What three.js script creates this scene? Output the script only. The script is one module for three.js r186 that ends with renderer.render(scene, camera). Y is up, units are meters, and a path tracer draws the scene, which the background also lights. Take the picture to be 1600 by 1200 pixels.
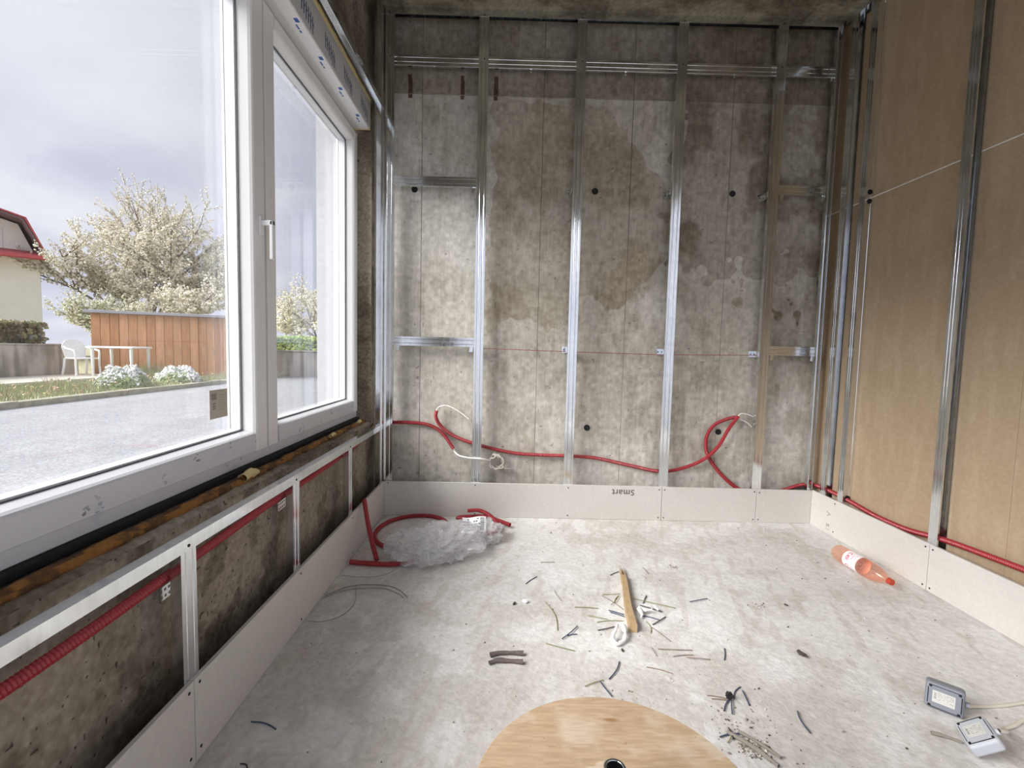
import * as THREE from 'three';
import { RoundedBoxGeometry } from 'three/addons/geometries/RoundedBoxGeometry.js';
import { mergeGeometries, mergeVertices } from 'three/addons/utils/BufferGeometryUtils.js';

// ---------------------------------------------------------------- camera, sky, sun, exposure
const scene = new THREE.Scene();
const camera = new THREE.PerspectiveCamera(2 * Math.atan(600 / 743.2) * 180 / Math.PI, 4 / 3, 0.02, 300);
camera.position.set(0, 1.06, 0);
camera.rotation.set(-0.0705, -0.0094, 0.0236, 'YXZ');
const renderer = new THREE.WebGLRenderer();
renderer.toneMapping = THREE.LinearToneMapping;
renderer.toneMappingExposure = 1.0;
renderer.shadowMap.enabled = true;

function rngOf(seed) { let a = seed >>> 0; return () => { a = (a + 0x6D2B79F5) >>> 0; let t = a; t = Math.imul(t ^ (t >>> 15), t | 1); t ^= t + Math.imul(t ^ (t >>> 7), t | 61); return ((t ^ (t >>> 14)) >>> 0) / 4294967296; }; }
const hash3 = (x, y, z) => { let h = Math.imul(x, 374761393) ^ Math.imul(y, 668265263) ^ Math.imul(z, 2147483647 - 912931); h = Math.imul(h ^ (h >>> 13), 1274126177); h ^= h >>> 16; return (h >>> 0) / 4294967295; };
const smooth = (t) => t * t * (3 - 2 * t), lerp = (a, b, t) => a + (b - a) * t, clamp = (v, a = 0, b = 1) => Math.min(b, Math.max(a, v)), step = (a, b, v) => smooth(clamp((v - a) / (b - a)));
function vnoise(x, y, per, seed) {            // periodic value noise
  const xi = Math.floor(x), yi = Math.floor(y), fx = smooth(x - xi), fy = smooth(y - yi), m = (v) => ((v % per) + per) % per;
  const a = hash3(m(xi), m(yi), seed), b = hash3(m(xi + 1), m(yi), seed), c = hash3(m(xi), m(yi + 1), seed), d = hash3(m(xi + 1), m(yi + 1), seed);
  return lerp(lerp(a, b, fx), lerp(c, d, fx), fy);
}
function fbm(u, v, f, oct, seed) { let s = 0, a = .5, n = 0; for (let i = 0; i < oct; i++) { s += a * vnoise(u * f, v * f, f, seed + i); n += a; a *= .5; f *= 2; } return s / n; }
function noise3(x, y, z, seed) {
  const xi = Math.floor(x), yi = Math.floor(y), zi = Math.floor(z), fx = smooth(x - xi), fy = smooth(y - yi), fz = smooth(z - zi), h = (a, b, c) => hash3(xi + a, yi + b, zi + c + seed * 57);
  return lerp(lerp(lerp(h(0, 0, 0), h(1, 0, 0), fx), lerp(h(0, 1, 0), h(1, 1, 0), fx), fy), lerp(lerp(h(0, 0, 1), h(1, 0, 1), fx), lerp(h(0, 1, 1), h(1, 1, 1), fx), fy), fz);
}
const fbm3 = (x, y, z, oct, seed) => { let s = 0, a = .5, n = 0; for (let i = 0; i < oct; i++) { s += a * noise3(x, y, z, seed + i); n += a; a *= .5; x *= 2.03; y *= 2.03; z *= 2.03; } return s / n; };

{ // overcast sky: layered cloud, the same all round
  const W = 1024, H = 512, d = new Float32Array(W * H * 4);
  for (let j = 0; j < H; j++) for (let i = 0; i < W; i++) {
    const el = ((j + .5) / H - .5) * Math.PI, az = ((i + .5) / W - .5) * 2 * Math.PI, cy = Math.cos(el), y = Math.sin(el), x = cy * Math.cos(az), z = cy * Math.sin(az);
    const k = 1 / (Math.max(y, 0) + .22), n = fbm3(x * k * 1.15 + 7, z * k * 1.15 + 3, 2.5, 5, 11), m = fbm3(x * k * 3.1, z * k * 3.1, 9.5, 4, 31);
    const t = step(.36, .62, n * .72 + m * .28), q = (j * W + i) * 4, s = 1.06;
    d[q] = s * lerp(.66, .93, t); d[q + 1] = s * lerp(.69, .95, t); d[q + 2] = s * lerp(.85, 1.03, t); d[q + 3] = 1;
  }
  const sky = new THREE.DataTexture(d, W, H, THREE.RGBAFormat, THREE.FloatType);
  sky.mapping = THREE.EquirectangularReflectionMapping; sky.magFilter = sky.minFilter = THREE.LinearFilter; sky.needsUpdate = true;
  scene.background = sky; scene.backgroundIntensity = 1.0;
}
// the sun behind thin cloud, high on the window side: a very soft source
const sun = new THREE.DirectionalLight(new THREE.Color(1, .985, .96), 9.6);
sun.position.set(-8.4, 7.2, 3.0); sun.target.position.set(0.6, 0.3, -1.9); scene.add(sun, sun.target);
sun.castShadow = true; sun.shadow.radius = 85; sun.shadow.mapSize.set(2048, 2048);
Object.assign(sun.shadow.camera, { left: -14, right: 14, top: 14, bottom: -14, near: 0.1, far: 60 });

// ---------------------------------------------------------------- builders
const used = {};
const numbered = (n) => { const k = used[n] = (used[n] ?? -1) + 1; return k ? n + '_' + String(k).padStart(3, '0') : n; };
const tag = (o, label, category, group, kind) => { o.userData.label = label; if (category) o.userData.category = category; if (group) o.userData.group = group; if (kind) o.userData.kind = kind; return o; };
const shade = (o) => { o.castShadow = o.receiveShadow = true; return o; };
function part(parent, name, geo, mat) { const m = shade(new THREE.Mesh(geo, mat)); m.name = name; parent.add(m); return m; }
function thing(name, label, category, pos = [0, 0, 0], turn = 0, group) { const g = new THREE.Group(); g.name = numbered(name); g.position.set(...pos); g.rotation.y = turn; scene.add(g); return tag(g, label, category, group); }
function single(name, geo, mat, label, category, group, kind) { const m = part(scene, numbered(name), geo, mat); return tag(m, label, category, group, kind); }
function struct(name, geo, mat, label) { const m = geo ? part(scene, name, geo, mat) : new THREE.Group(); m.name = name; scene.add(m); m.userData.kind = 'structure'; if (label) m.userData.label = label; m.userData.category = name.replace(/_.*/, ''); return m; }
function uvm(g) {                               // uv in metres from the dominant direction of each face
  if (g.index) g = g.toNonIndexed();
  const p = g.attributes.position, n = p.count, uv = new Float32Array(n * 2), a = new THREE.Vector3(), b = new THREE.Vector3(), c = new THREE.Vector3();
  for (let i = 0; i < n; i += 3) {
    a.fromBufferAttribute(p, i); b.fromBufferAttribute(p, i + 1).sub(a); c.fromBufferAttribute(p, i + 2).sub(a); b.cross(c);
    const x = Math.abs(b.x), y = Math.abs(b.y), z = Math.abs(b.z);
    for (let k = 0; k < 3; k++) {
      const X = p.getX(i + k), Y = p.getY(i + k), Z = p.getZ(i + k);
      const [u, v] = x > y && x > z ? [Z, Y] : y > z ? [X, Z] : [X, Y];
      uv[(i + k) * 2] = u; uv[(i + k) * 2 + 1] = v;
    }
  }
  g.setAttribute('uv', new THREE.BufferAttribute(uv, 2)); return g;
}
// box by its extents
const bx = (x0, x1, y0, y1, z0, z1, r = 0) => {
  const w = Math.abs(x1 - x0), h = Math.abs(y1 - y0), d = Math.abs(z1 - z0);
  const g = r ? new RoundedBoxGeometry(w, h, d, 1, Math.min(r, w / 2.1, h / 2.1, d / 2.1)) : new THREE.BoxGeometry(w, h, d);
  g.translate((x0 + x1) / 2, (y0 + y1) / 2, (z0 + z1) / 2); return uvm(g);
};
const join = (...gs) => mergeGeometries(gs.flat().map((g) => { g = g.index ? g.toNonIndexed() : g; for (const k of Object.keys(g.attributes)) if (!['position', 'normal', 'uv'].includes(k)) g.deleteAttribute(k); if (!g.attributes.uv) g.setAttribute('uv', new THREE.BufferAttribute(new Float32Array(g.attributes.position.count * 2), 2)); return g; }));
// folded sheet profile: polyline [along, depth] of thickness t, length L, run along y or x
function sheet(poly, t, L, axis = 'y') {
  const P = poly.map((p) => new THREE.Vector2(...p)), A = [], B = [];
  for (let i = 0; i < P.length; i++) {
    const d0 = i ? P[i].clone().sub(P[i - 1]).normalize() : null, d1 = i < P.length - 1 ? P[i + 1].clone().sub(P[i]).normalize() : null;
    const n0 = d0 && new THREE.Vector2(-d0.y, d0.x), n1 = d1 && new THREE.Vector2(-d1.y, d1.x);
    let n = n0 && n1 ? n0.clone().add(n1).normalize() : (n0 || n1).clone();
    if (n0 && n1) n.multiplyScalar(Math.min(2, 1 / Math.max(.4, n.dot(n1))));
    A.push(P[i].clone()); B.push(P[i].clone().addScaledVector(n, t));
  }
  const g = new THREE.ExtrudeGeometry(new THREE.Shape([...A, ...B.reverse()]), { depth: L, bevelEnabled: false });
  const p = g.attributes.position;
  for (let i = 0; i < p.count; i++) { const x = p.getX(i), y = p.getY(i), z = p.getZ(i); axis === 'y' ? p.setXYZ(i, x, z, -y) : p.setXYZ(i, L - z, x, -y); }
  g.computeVertexNormals(); return uvm(g);
}
const ribs = (w, at, d = .0014, s = .003) => at.flatMap((a) => [[a - s, 0], [a - s * .4, d], [a + s * .4, d], [a + s, 0]]);
const CD = (w = .058, dep = .027) => [[w / 2 - .006, dep], [w / 2, dep], [w / 2, 0], ...ribs(w, [-.013, .013], .0011).reverse(), [-w / 2, 0], [-w / 2, dep], [-w / 2 + .006, dep]].reverse();
const CW = (w = .047, dep = .05) => [[w, .007], [w, 0], ...ribs(w, [.016, .031]).reverse(), [0, 0], [0, .016], [.0012, .018], [.0012, .032], [0, .034], [0, dep], [w, dep], [w, dep - .007]].reverse();
const UD = (w = .029, leg = .028) => [[-leg, 0], [0, 0], [0, w], [-leg, w]];      // top run: legs hang down (along = y)
const tubeR = (pts, r, { n, rad = 8, pitch = 0, amp = .0012, closed = false } = {}) => {
  const cv = new THREE.CatmullRomCurve3(pts.map((p) => new THREE.Vector3(...p)), closed, 'centripetal'), len = cv.getLength();
  n = n ?? (pitch ? Math.ceil(len / pitch) * 4 : Math.max(8, Math.ceil(len / .02)));
  const g = new THREE.TubeGeometry(cv, n, r, rad, closed);
  if (pitch) {
    const p = g.attributes.position, c = new THREE.Vector3(), v = new THREE.Vector3();
    for (let i = 0; i <= n; i++) { cv.getPointAt(i / n, c); const k = 1 + ((i % 4) < 2 ? amp : -amp) / r; for (let j = 0; j <= rad; j++) { const q = i * (rad + 1) + j; v.fromBufferAttribute(p, q).sub(c).multiplyScalar(k).add(c); p.setXYZ(q, v.x, v.y, v.z); } }
    g.computeVertexNormals();
  }
  return g;
};
// ---------------------------------------------------------------- textures
function dataTex(W, H, fn, srgb = true) {
  const d = new Uint8Array(W * H * 4);
  for (let j = 0; j < H; j++) for (let i = 0; i < W; i++) { const c = fn((i + .5) / W, (j + .5) / H), q = (j * W + i) * 4; if (c.length) { d[q] = clamp(c[0], 0, 255); d[q + 1] = clamp(c[1], 0, 255); d[q + 2] = clamp(c[2], 0, 255); } else d[q] = d[q + 1] = d[q + 2] = clamp(c * 255, 0, 255); d[q + 3] = 255; }
  const t = new THREE.DataTexture(d, W, H); t.wrapS = t.wrapT = THREE.RepeatWrapping; t.magFilter = THREE.LinearFilter; t.minFilter = THREE.LinearMipmapLinearFilter; t.generateMipmaps = true; if (srgb) t.colorSpace = THREE.SRGBColorSpace; t.needsUpdate = true; return t;
}
const rep = (t, mx, my = mx, ox = 0, oy = 0) => { t.repeat.set(1 / mx, 1 / my); t.offset.set(ox, oy); return t; };
function canvasTex(w, h, draw) { const c = document.createElement('canvas'); c.width = w; c.height = h; draw(c.getContext('2d'), w, h); const t = new THREE.CanvasTexture(c); t.colorSpace = THREE.SRGBColorSpace; return t; }
const mix3 = (a, b, t) => [lerp(a[0], b[0], t), lerp(a[1], b[1], t), lerp(a[2], b[2], t)];
const std = (o) => new THREE.MeshStandardMaterial(o), phys = (o) => new THREE.MeshPhysicalMaterial(o);

// back wall concrete, one texture over 3.2 m x 3.2 m from (-0.95, 0)
const inPoly = (P, x, y) => { let s = false; for (let i = 0, j = P.length - 1; i < P.length; j = i++) { const [a, b] = P[i], [c, d] = P[j]; if ((b > y) !== (d > y) && x < (c - a) * (y - b) / (d - b) + a) s = !s; } return s; };
const dampPatch = [[-.13, 1.13], [.02, 1.25], [.22, 1.2], [.37, 1.26], [.44, 1.40], [.60, 1.33], [.72, 1.38], [.87, 1.52], [1.0, 1.75], [1.02, 2.0], [.97, 2.12], [.8, 2.3], [.6, 2.62], [-.13, 2.62]];
const palePatch = [[.60, 1.43], [.78, 1.48], [.88, 1.62], [.9, 1.72], [.8, 1.75], [.70, 1.66], [.60, 1.58]];
const backMap = dataTex(1024, 1024, (u, v) => {
  const x = u * 3.2 - .95, y = v * 3.2, j = (fbm(u, v, 24, 3, 5) - .5) * .16, k = (fbm(u, v, 24, 3, 15) - .5) * .16;
  const big = fbm(u, v, 5, 4, 21), streak = fbm(u, v * .12, 48, 3, 40), fine = fbm(u, v, 128, 3, 60), blot = fbm(u, v, 14, 4, 80), grain = vnoise(u * 420, v * 50, 420, 17);
  let c = mix3([202, 198, 190], [182, 177, 167], step(.38, .62, big));
  c = mix3(c, [130, 121, 106], .5 * step(.50, .68, streak * .42 + blot * .58));
  c = mix3(c, [212, 207, 198], .5 * step(.55, .72, blot * .5 + streak * .5 - .02));
  const damp = inPoly(dampPatch, x + j, y + k);
  if (damp) c = mix3(c, [140, 128, 106], .34 + .25 * step(.4, .65, blot));
  if (inPoly(palePatch, x + j * .6, y + k * .6)) c = mix3(c, [168, 156, 138], .8);
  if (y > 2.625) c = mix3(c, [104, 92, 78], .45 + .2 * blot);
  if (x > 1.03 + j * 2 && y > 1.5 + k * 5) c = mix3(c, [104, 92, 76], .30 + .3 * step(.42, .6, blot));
  const pit = vnoise(u * 230, v * 230, 230, 91); if (pit > .955) c = mix3(c, [96, 87, 76], .5);
  const rust = [-.642, -.319, -.114].some((r) => Math.abs(x - r + j * .05) < .012 && y > 2.60 && y < 2.74); if (rust) c = mix3(c, [62, 34, 24], .75);
  const g = (fine - .5) * 46 + (grain - .5) * 14; return [c[0] + g, c[1] + g, c[2] + g];
});
rep(backMap, 3.2, 3.2, .95 / 3.2, 0);
const backBump = rep(dataTex(1024, 1024, (u, v) => { const b = fbm(u, v * .12, 64, 3, 40) * .5 + fbm(u, v, 96, 3, 60) * .5, pit = vnoise(u * 230, v * 230, 230, 91); return pit > .93 ? b * .5 : b; }, false), 3.2, 3.2, .95 / 3.2, 0);
const M = {};
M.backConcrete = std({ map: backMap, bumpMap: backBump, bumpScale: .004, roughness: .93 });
const concMap = dataTex(1024, 1024, (u, v) => {
  const big = fbm(u, v, 4, 4, 121), blot = fbm(u, v, 16, 4, 180), fine = fbm(u, v, 128, 2, 160), pit = vnoise(u * 150, v * 150, 150, 33);
  let c = mix3([150, 140, 124], [112, 102, 86], step(.35, .65, big)); c = mix3(c, [84, 74, 60], .5 * step(.52, .68, blot)); if (pit > .92) c = mix3(c, [52, 46, 38], .7);
  const g = (fine - .5) * 44; return [c[0] + g, c[1] + g, c[2] + g];
});
const concBump = dataTex(1024, 1024, (u, v) => { const pit = vnoise(u * 150, v * 150, 150, 33); return fbm(u, v, 64, 4, 160) * (pit > .92 ? .4 : 1); }, false);
M.concrete = std({ map: rep(concMap, 1.6), bumpMap: rep(concBump, 1.6), bumpScale: .006, roughness: .95 });
const ceilMap = dataTex(512, 512, (u, v) => { const b = fbm(u, v, 6, 5, 71), g = (fbm(u, v, 64, 2, 75) - .5) * 40, c = mix3([150, 142, 122], [104, 96, 80], step(.36, .62, b)); return [c[0] + g, c[1] + g, c[2] + g]; });
M.ceiling = std({ map: rep(ceilMap, 1.2), bumpMap: rep(concBump.clone(), 1), bumpScale: .006, roughness: .95 });
// floor: pale screed with plaster dust, grit, scuffs
const floorMap = dataTex(2048, 2048, (u, v) => {
  const big = fbm(u, v, 5, 4, 221), blot = fbm(u, v, 22, 4, 240), fine = fbm(u, v, 256, 2, 260), grit = vnoise(u * 700, v * 700, 700, 7), gz = fbm(u, v, 9, 3, 290), sc = fbm(u + v * .3, v * .25, 90, 2, 300);
  let c = mix3([214, 212, 209], [203, 199, 194], step(.36, .62, big)); c = mix3(c, [224, 223, 221], .6 * step(.54, .68, blot)); c = mix3(c, [184, 178, 170], .42 * step(.57, .7, 1 - blot));
  c = mix3(c, [186, 178, 168], .35 * step(.6, .72, sc));
  if (grit > .985 - .03 * step(.5, .68, gz)) c = mix3(c, [120, 108, 94], .55);
  if (grit < .012) c = mix3(c, [240, 238, 234], .7);
  const g = (fine - .5) * 26; return [c[0] + g, c[1] + g, c[2] + g];
});
const floorBump = dataTex(1024, 1024, (u, v) => fbm(u, v, 40, 4, 240) * .7 + fbm(u, v, 256, 2, 260) * .3, false);
M.floor = std({ map: rep(floorMap, 3.4), bumpMap: rep(floorBump, 1.7), bumpScale: .0035, roughness: .82 });
const boardMap = dataTex(512, 512, (u, v) => { const b = fbm(u, v, 5, 4, 411), f = (fbm(u * 1, v, 128, 2, 415) - .5) * 10, c = mix3([208, 205, 200], [200, 196, 190], b); return [c[0] + f, c[1] + f, c[2] + f]; });
M.board = std({ map: rep(boardMap, 1.1), roughness: .88 });
M.gypsum = std({ color: 0xcfc8bd, roughness: .95 });
const tanMap = dataTex(512, 512, (u, v) => { const b = fbm(u, v, 4, 5, 431), f = (fbm(u, v, 128, 2, 435) - .5) * 12, s = fbm(u, v * .2, 40, 2, 437), c = mix3(mix3([176, 155, 129], [165, 143, 116], b), [184, 164, 139], .35 * step(.5, .7, s)); return [c[0] + f, c[1] + f, c[2] + f]; });
M.tan = std({ map: rep(tanMap, 1.5), roughness: .85 });
const zincRough = dataTex(256, 256, (u, v) => .135 + .08 * (fbm(u, v, 12, 3, 511) - .5) + .10 * (fbm(u, v * .1, 64, 2, 513) - .5), false), zincMap = dataTex(256, 256, (u, v) => { const g = 234 + 10 * (fbm(u, v, 14, 4, 521) - .5) + 14 * (fbm(u, v * .08, 64, 2, 523) - .5); return [g * .985, g, g * 1.012]; });
M.steel = std({ map: rep(zincMap, .35), roughnessMap: rep(zincRough, .35), roughness: 1, metalness: 1 });
M.screw = std({ color: 0x2a2826, roughness: .6, metalness: .4 });
M.red = phys({ color: new THREE.Color(.36, .024, .034), roughness: .42, clearcoat: .15 });
M.pvc = phys({ color: 0xe4e3e2, roughness: .34, clearcoat: .1 });
const filmMap = canvasTex(1024, 256, (g, w, h) => {
  g.fillStyle = '#cfd0d4'; g.fillRect(0, 0, w, h); const r = rngOf(77);
  for (let i = 0; i < 12; i++) { g.fillStyle = `rgba(${180 + 30 * r() | 0},${182 + 30 * r() | 0},${200 + 20 * r() | 0},.35)`; g.beginPath(); g.ellipse(r() * w, r() * h, 20 + 50 * r(), 6 + 14 * r(), r() * 3, 0, 7); g.fill(); }
  for (let i = 0; i < 13; i++) { const x = r() * w, y = 30 + r() * (h - 60); g.fillStyle = ['#5d6068', '#6c6f7c', '#8c8fa6'][i % 3]; for (let k = 0; k < 4; k++) { g.globalAlpha = .25 + .4 * r(); g.beginPath(); g.ellipse(x + k * 7 * r() - 9, y + (r() - .5) * 44, 3 + 6 * r(), 2 + 4 * r(), r() * 3, 0, 7); g.fill(); } g.globalAlpha = 1; }
});
filmMap.wrapS = filmMap.wrapT = THREE.RepeatWrapping; rep(filmMap, 1.1, .16, 0, .1);
M.film = phys({ map: filmMap, roughness: .42 });
M.glass = phys({ color: 0xffffff, transmission: 1, thickness: 0, roughness: 0, ior: 1.45 });
M.spacer = std({ color: 0xd4d6da, roughness: .5 });
M.gasket = std({ color: 0x55565a, roughness: .7 });
M.black = std({ color: 0x16161a, roughness: .75 });
M.foam = std({ map: rep(dataTex(256, 256, (u, v) => { const b = fbm(u, v, 8, 4, 611); return mix3([146, 100, 46], [88, 58, 28], step(.35, .65, b)); }), .3), bumpMap: rep(dataTex(256, 256, (u, v) => fbm(u, v, 16, 4, 613), false), .3), bumpScale: .012, roughness: .8 });
M.freshFoam = std({ color: 0xd8c690, roughness: .75 });
M.white = phys({ color: 0xf2f2f0, roughness: .4 });
M.handle = phys({ color: 0xe9e9ea, roughness: .28, clearcoat: .3 });

// ---------------------------------------------------------------- room shell
const XL = -.7645, XR = 1.9516, ZB = -2.956, HC = 3.073, T = .0125, XS = XL - T, XRS = XR + T, ZS = ZB - T, ZC = -3.06, XP = -.86, XO = -1.19, XW = -.94, REAR = 1.0, WZ0 = -3.0, WZ1 = .35;
struct('floor', bx(XO, 2.2, -.15, 0, REAR + .2, ZC - .2), M.floor, 'pale dusty concrete floor screed');
struct('ceiling', bx(XO, 2.2, HC, HC + .2, REAR + .2, ZC - .2), M.ceiling, 'rough grey-brown concrete ceiling slab');
{ // back wall: cast in formwork sheets, joints left as fine grooves
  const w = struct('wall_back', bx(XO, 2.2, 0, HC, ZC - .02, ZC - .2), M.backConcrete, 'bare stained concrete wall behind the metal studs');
  const xs = [XO, -.565, .185, .742, 1.363, 2.2], r = rngOf(5);
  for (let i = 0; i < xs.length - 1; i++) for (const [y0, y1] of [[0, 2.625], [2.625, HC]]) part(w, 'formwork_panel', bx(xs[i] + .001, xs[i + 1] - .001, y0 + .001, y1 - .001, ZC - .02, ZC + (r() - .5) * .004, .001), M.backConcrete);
  // tie holes: black discs on the concrete, the dark of each hole painted on
  for (const [x, y] of [[.522, 2.068], [1.386, 2.075], [.522, .57], [1.379, .562], [-.609, 2.05]]) { const s = new THREE.LatheGeometry([[.0001, .0022], [.0150, .0022], [.0165, .0032], [.0190, .0036], [.0200, -.004]].map((p) => new THREE.Vector2(...p)), 18); s.rotateX(Math.PI / 2); s.translate(x, y, ZC + .001); part(w, 'tie_hole_dark', s, M.black); }
}
{ // left wall: parapet, lintel and piers round the window
  const w = struct('wall_left', null, null, 'bare concrete outer wall with the wide window opening');
  const c = (...a) => bx(...a);
  const para = new THREE.Shape([[XO, 0], [XO, .575], [XW - .12, .60], [XW + .02, .592], [XP - .012, .585], [XP - .003, .578], [XP, .566], [XP, 0]].map((p) => new THREE.Vector2(...p)));
  const pg = new THREE.ExtrudeGeometry(para, { depth: REAR - ZC, bevelEnabled: false }); pg.translate(0, 0, ZC);
  part(w, 'parapet', uvm(pg), M.concrete);
  part(w, 'lintel', c(XO, XP, 2.53, HC, ZC, REAR), M.concrete);
  part(w, 'jamb', c(XO, XP, .56, 2.53, ZC, WZ0), M.concrete);
  part(w, 'jamb', c(XO, XP, .56, 2.53, WZ1, .75), M.concrete);
  part(w, 'outer_reveal', c(XO - .004, -1.058, .58, 2.52, WZ0 - .002, WZ0 + .012), std({ color: 0xb9bbc0, roughness: .9 }));
}
{ // right partition: a second board layer behind, the brown backs of the boards towards the room
  const w = struct('wall_right', bx(2.028, 2.2, 0, HC, ZC, -.62), M.gypsum, 'plasterboard partition seen from behind, brown paper backs');  // stops short out of view, to let sky light onto the left wall
  const JY = 1.962, zs = [[ZC, -1.84], [-1.84, -.62]];
  for (const [a, b] of zs) for (const [y0, y1] of [[0, JY - .005], [JY + .0025, HC]]) part(w, 'board_back', bx(2.014, 2.028, y0, y1, a + .0005, b - .0005, .001), M.tan);
  for (const [a, b] of zs) part(w, 'board_edge', bx(2.0145, 2.029, JY - .004, JY + .0015, a, b), std({ color: 0xf4f0e8, roughness: .9 }));
}
{ // rear wall behind the camera, unseen; its opening is widened to let in sky fill
  const w = struct('wall_rear', null, null, 'concrete wall behind the camera with a wide opening');
  part(w, 'pier', bx(XO, -.78, 0, HC, REAR, REAR + .2), M.concrete); part(w, 'pier', bx(1.94, 2.2, 0, HC, REAR, REAR + .2), M.concrete); part(w, 'lintel', bx(-.78, 1.94, 2.95, HC, REAR, REAR + .2), M.concrete);
}
// ---------------------------------------------------------------- window
{
  const w = struct('window_1', null, null, 'white plastic two-part window with protective film on the lower frame');
  const F0 = -.952, F1 = -1.055, yB = .619, yT = 2.352;
  part(w, 'bottom_frame', bx(F1, F0, yB, .667, WZ0, WZ1, .003), M.film);
  part(w, 'frame', join(bx(F1, F0, 2.325, yT, WZ0, WZ1, .003), bx(F1, F0, .664, 2.328, WZ0, WZ0 + .04, .003), bx(F1, F0, .664, 2.328, WZ1 - .04, WZ1, .003), bx(F1, F0 - .04, .664, 2.328, -1.885, -1.842, .003)), M.pvc);
  const sash = (z0, z1, zg0, zg1, yg0, yg1) => {   // z0 < z1: outer; zg: glass opening
    const y0 = .660, y1 = 2.334, o = 1e-3, s = new THREE.Group(); s.name = 'sash'; w.add(s);
    // each member: a bevelled section swept along its side
    const member = (len, wdt, out) => { const sh = new THREE.Shape([[0, 0], [.05, 0], [.05, -wdt + .016], [.042, -wdt + .012], [.0, -wdt + .010], [-.0, -wdt], [-.046, -wdt - .0], [-.055, -wdt + .004], [-.055, 0]].map((p) => new THREE.Vector2(...p))); return sh; };
    const stile = (za, zb, side) => { // side +1: glass on the +z side
      const W = Math.abs(zb - za), sh = new THREE.Shape([[XW, 0], [XW + .001, .002], [XW + .001, W - .016], [XW - .003, W - .010], [XW - .012, W - .006], [XW - .050, W], [-1.034, W], [-1.046, W - .006], [-1.048, 0]].map((p) => new THREE.Vector2(...p)));
      const g = new THREE.ExtrudeGeometry(sh, { depth: y1 - y0, bevelEnabled: false }), p = g.attributes.position;
      for (let i = 0; i < p.count; i++) { const x = p.getX(i), q = p.getY(i), e = p.getZ(i); p.setXYZ(i, x, side > 0 ? y0 + e : y1 - e, side > 0 ? za + q : zb - q); }
      // map (x, q, e) -> (x, y, z)
      if (side > 0) { const idx = p.array; for (let i = 0; i < p.count; i += 3) for (let k = 0; k < 3; k++) { const a = idx[(i + 1) * 3 + k]; idx[(i + 1) * 3 + k] = idx[(i + 2) * 3 + k]; idx[(i + 2) * 3 + k] = a; } }
      else { const idx = p.array; for (let i = 0; i < p.count; i += 3) for (let k = 0; k < 3; k++) { const a = idx[(i + 1) * 3 + k]; idx[(i + 1) * 3 + k] = idx[(i + 2) * 3 + k]; idx[(i + 2) * 3 + k] = a; } }
      g.computeVertexNormals(); return uvm(g);
    };
    const rail = (ya, yb, side) => {
      const W = yb - ya, sh = new THREE.Shape([[XW, 0], [XW + .001, .002], [XW + .001, W - .016], [XW - .003, W - .010], [XW - .012, W - .006], [XW - .050, W], [-1.034, W], [-1.046, W - .006], [-1.048, 0]].map(([x, q]) => new THREE.Vector2(x, side > 0 ? ya + q : yb - q)));
      const g = new THREE.ExtrudeGeometry(sh, { depth: zg1 - zg0 + .004, bevelEnabled: false }); g.translate(0, 0, zg0 - .002); return uvm(g);
    };
    part(s, 'stile', stile(z0, zg0, 1), M.pvc); part(s, 'stile', stile(zg1, z1, -1), M.pvc);
    part(s, 'bottom_rail', rail(y0, yg0, 1), M.film); part(s, 'top_rail', rail(yg1, y1, -1), M.pvc);
    part(s, 'pane', bx(-.9935, -.9905, yg0 - .008, yg1 + .008, zg0 - .008, zg1 + .008), M.glass);
    part(s, 'pane', bx(-1.0305, -1.0275, yg0 - .008, yg1 + .008, zg0 - .008, zg1 + .008), M.glass);
    const gk = []; for (const [gx0, gx1] of [[-.9905, -.987], [-1.0335, -1.0305]]) gk.push(bx(gx0, gx1, yg0 - .004, yg0 + .003, zg0, zg1), bx(gx0, gx1, yg1 - .003, yg1 + .004, zg0, zg1), bx(gx0, gx1, yg0, yg1, zg0 - .004, zg0 + .003), bx(gx0, gx1, yg0, yg1, zg1 - .003, zg1 + .004));
    part(s, 'gasket', join(gk), M.gasket);
    const [sx0, sx1] = [-1.0275, -.9935]; part(s, 'pane_spacer', join(bx(sx0, sx1, yg0 - .004, yg0 + .006, zg0, zg1), bx(sx0, sx1, yg1 - .006, yg1 + .004, zg0, zg1), bx(sx0, sx1, yg0, yg1, zg0 - .004, zg0 + .006), bx(sx0, sx1, yg0, yg1, zg1 - .006, zg1 + .004)), M.spacer);
    return s;
  };
  sash(-2.972, -1.871, -2.912, -1.958, .737, 2.278);
  sash(-1.859, .322, -1.772, .24, .737, 2.278);
  // handle: base plate, neck and lever
  const h = new THREE.Group(); h.name = 'handle'; w.add(h); const hz = -1.826;
  part(h, 'base_plate', bx(XW, XW + .009, 1.468, 1.54, hz - .0145, hz + .0145, .004), M.handle);
  part(h, 'lever', join(bx(XW + .006, XW + .052, 1.502, 1.524, hz - .010, hz + .010, .005), bx(XW + .037, XW + .052, 1.378, 1.524, hz - .010, hz + .010, .005)), M.handle);
}
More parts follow.
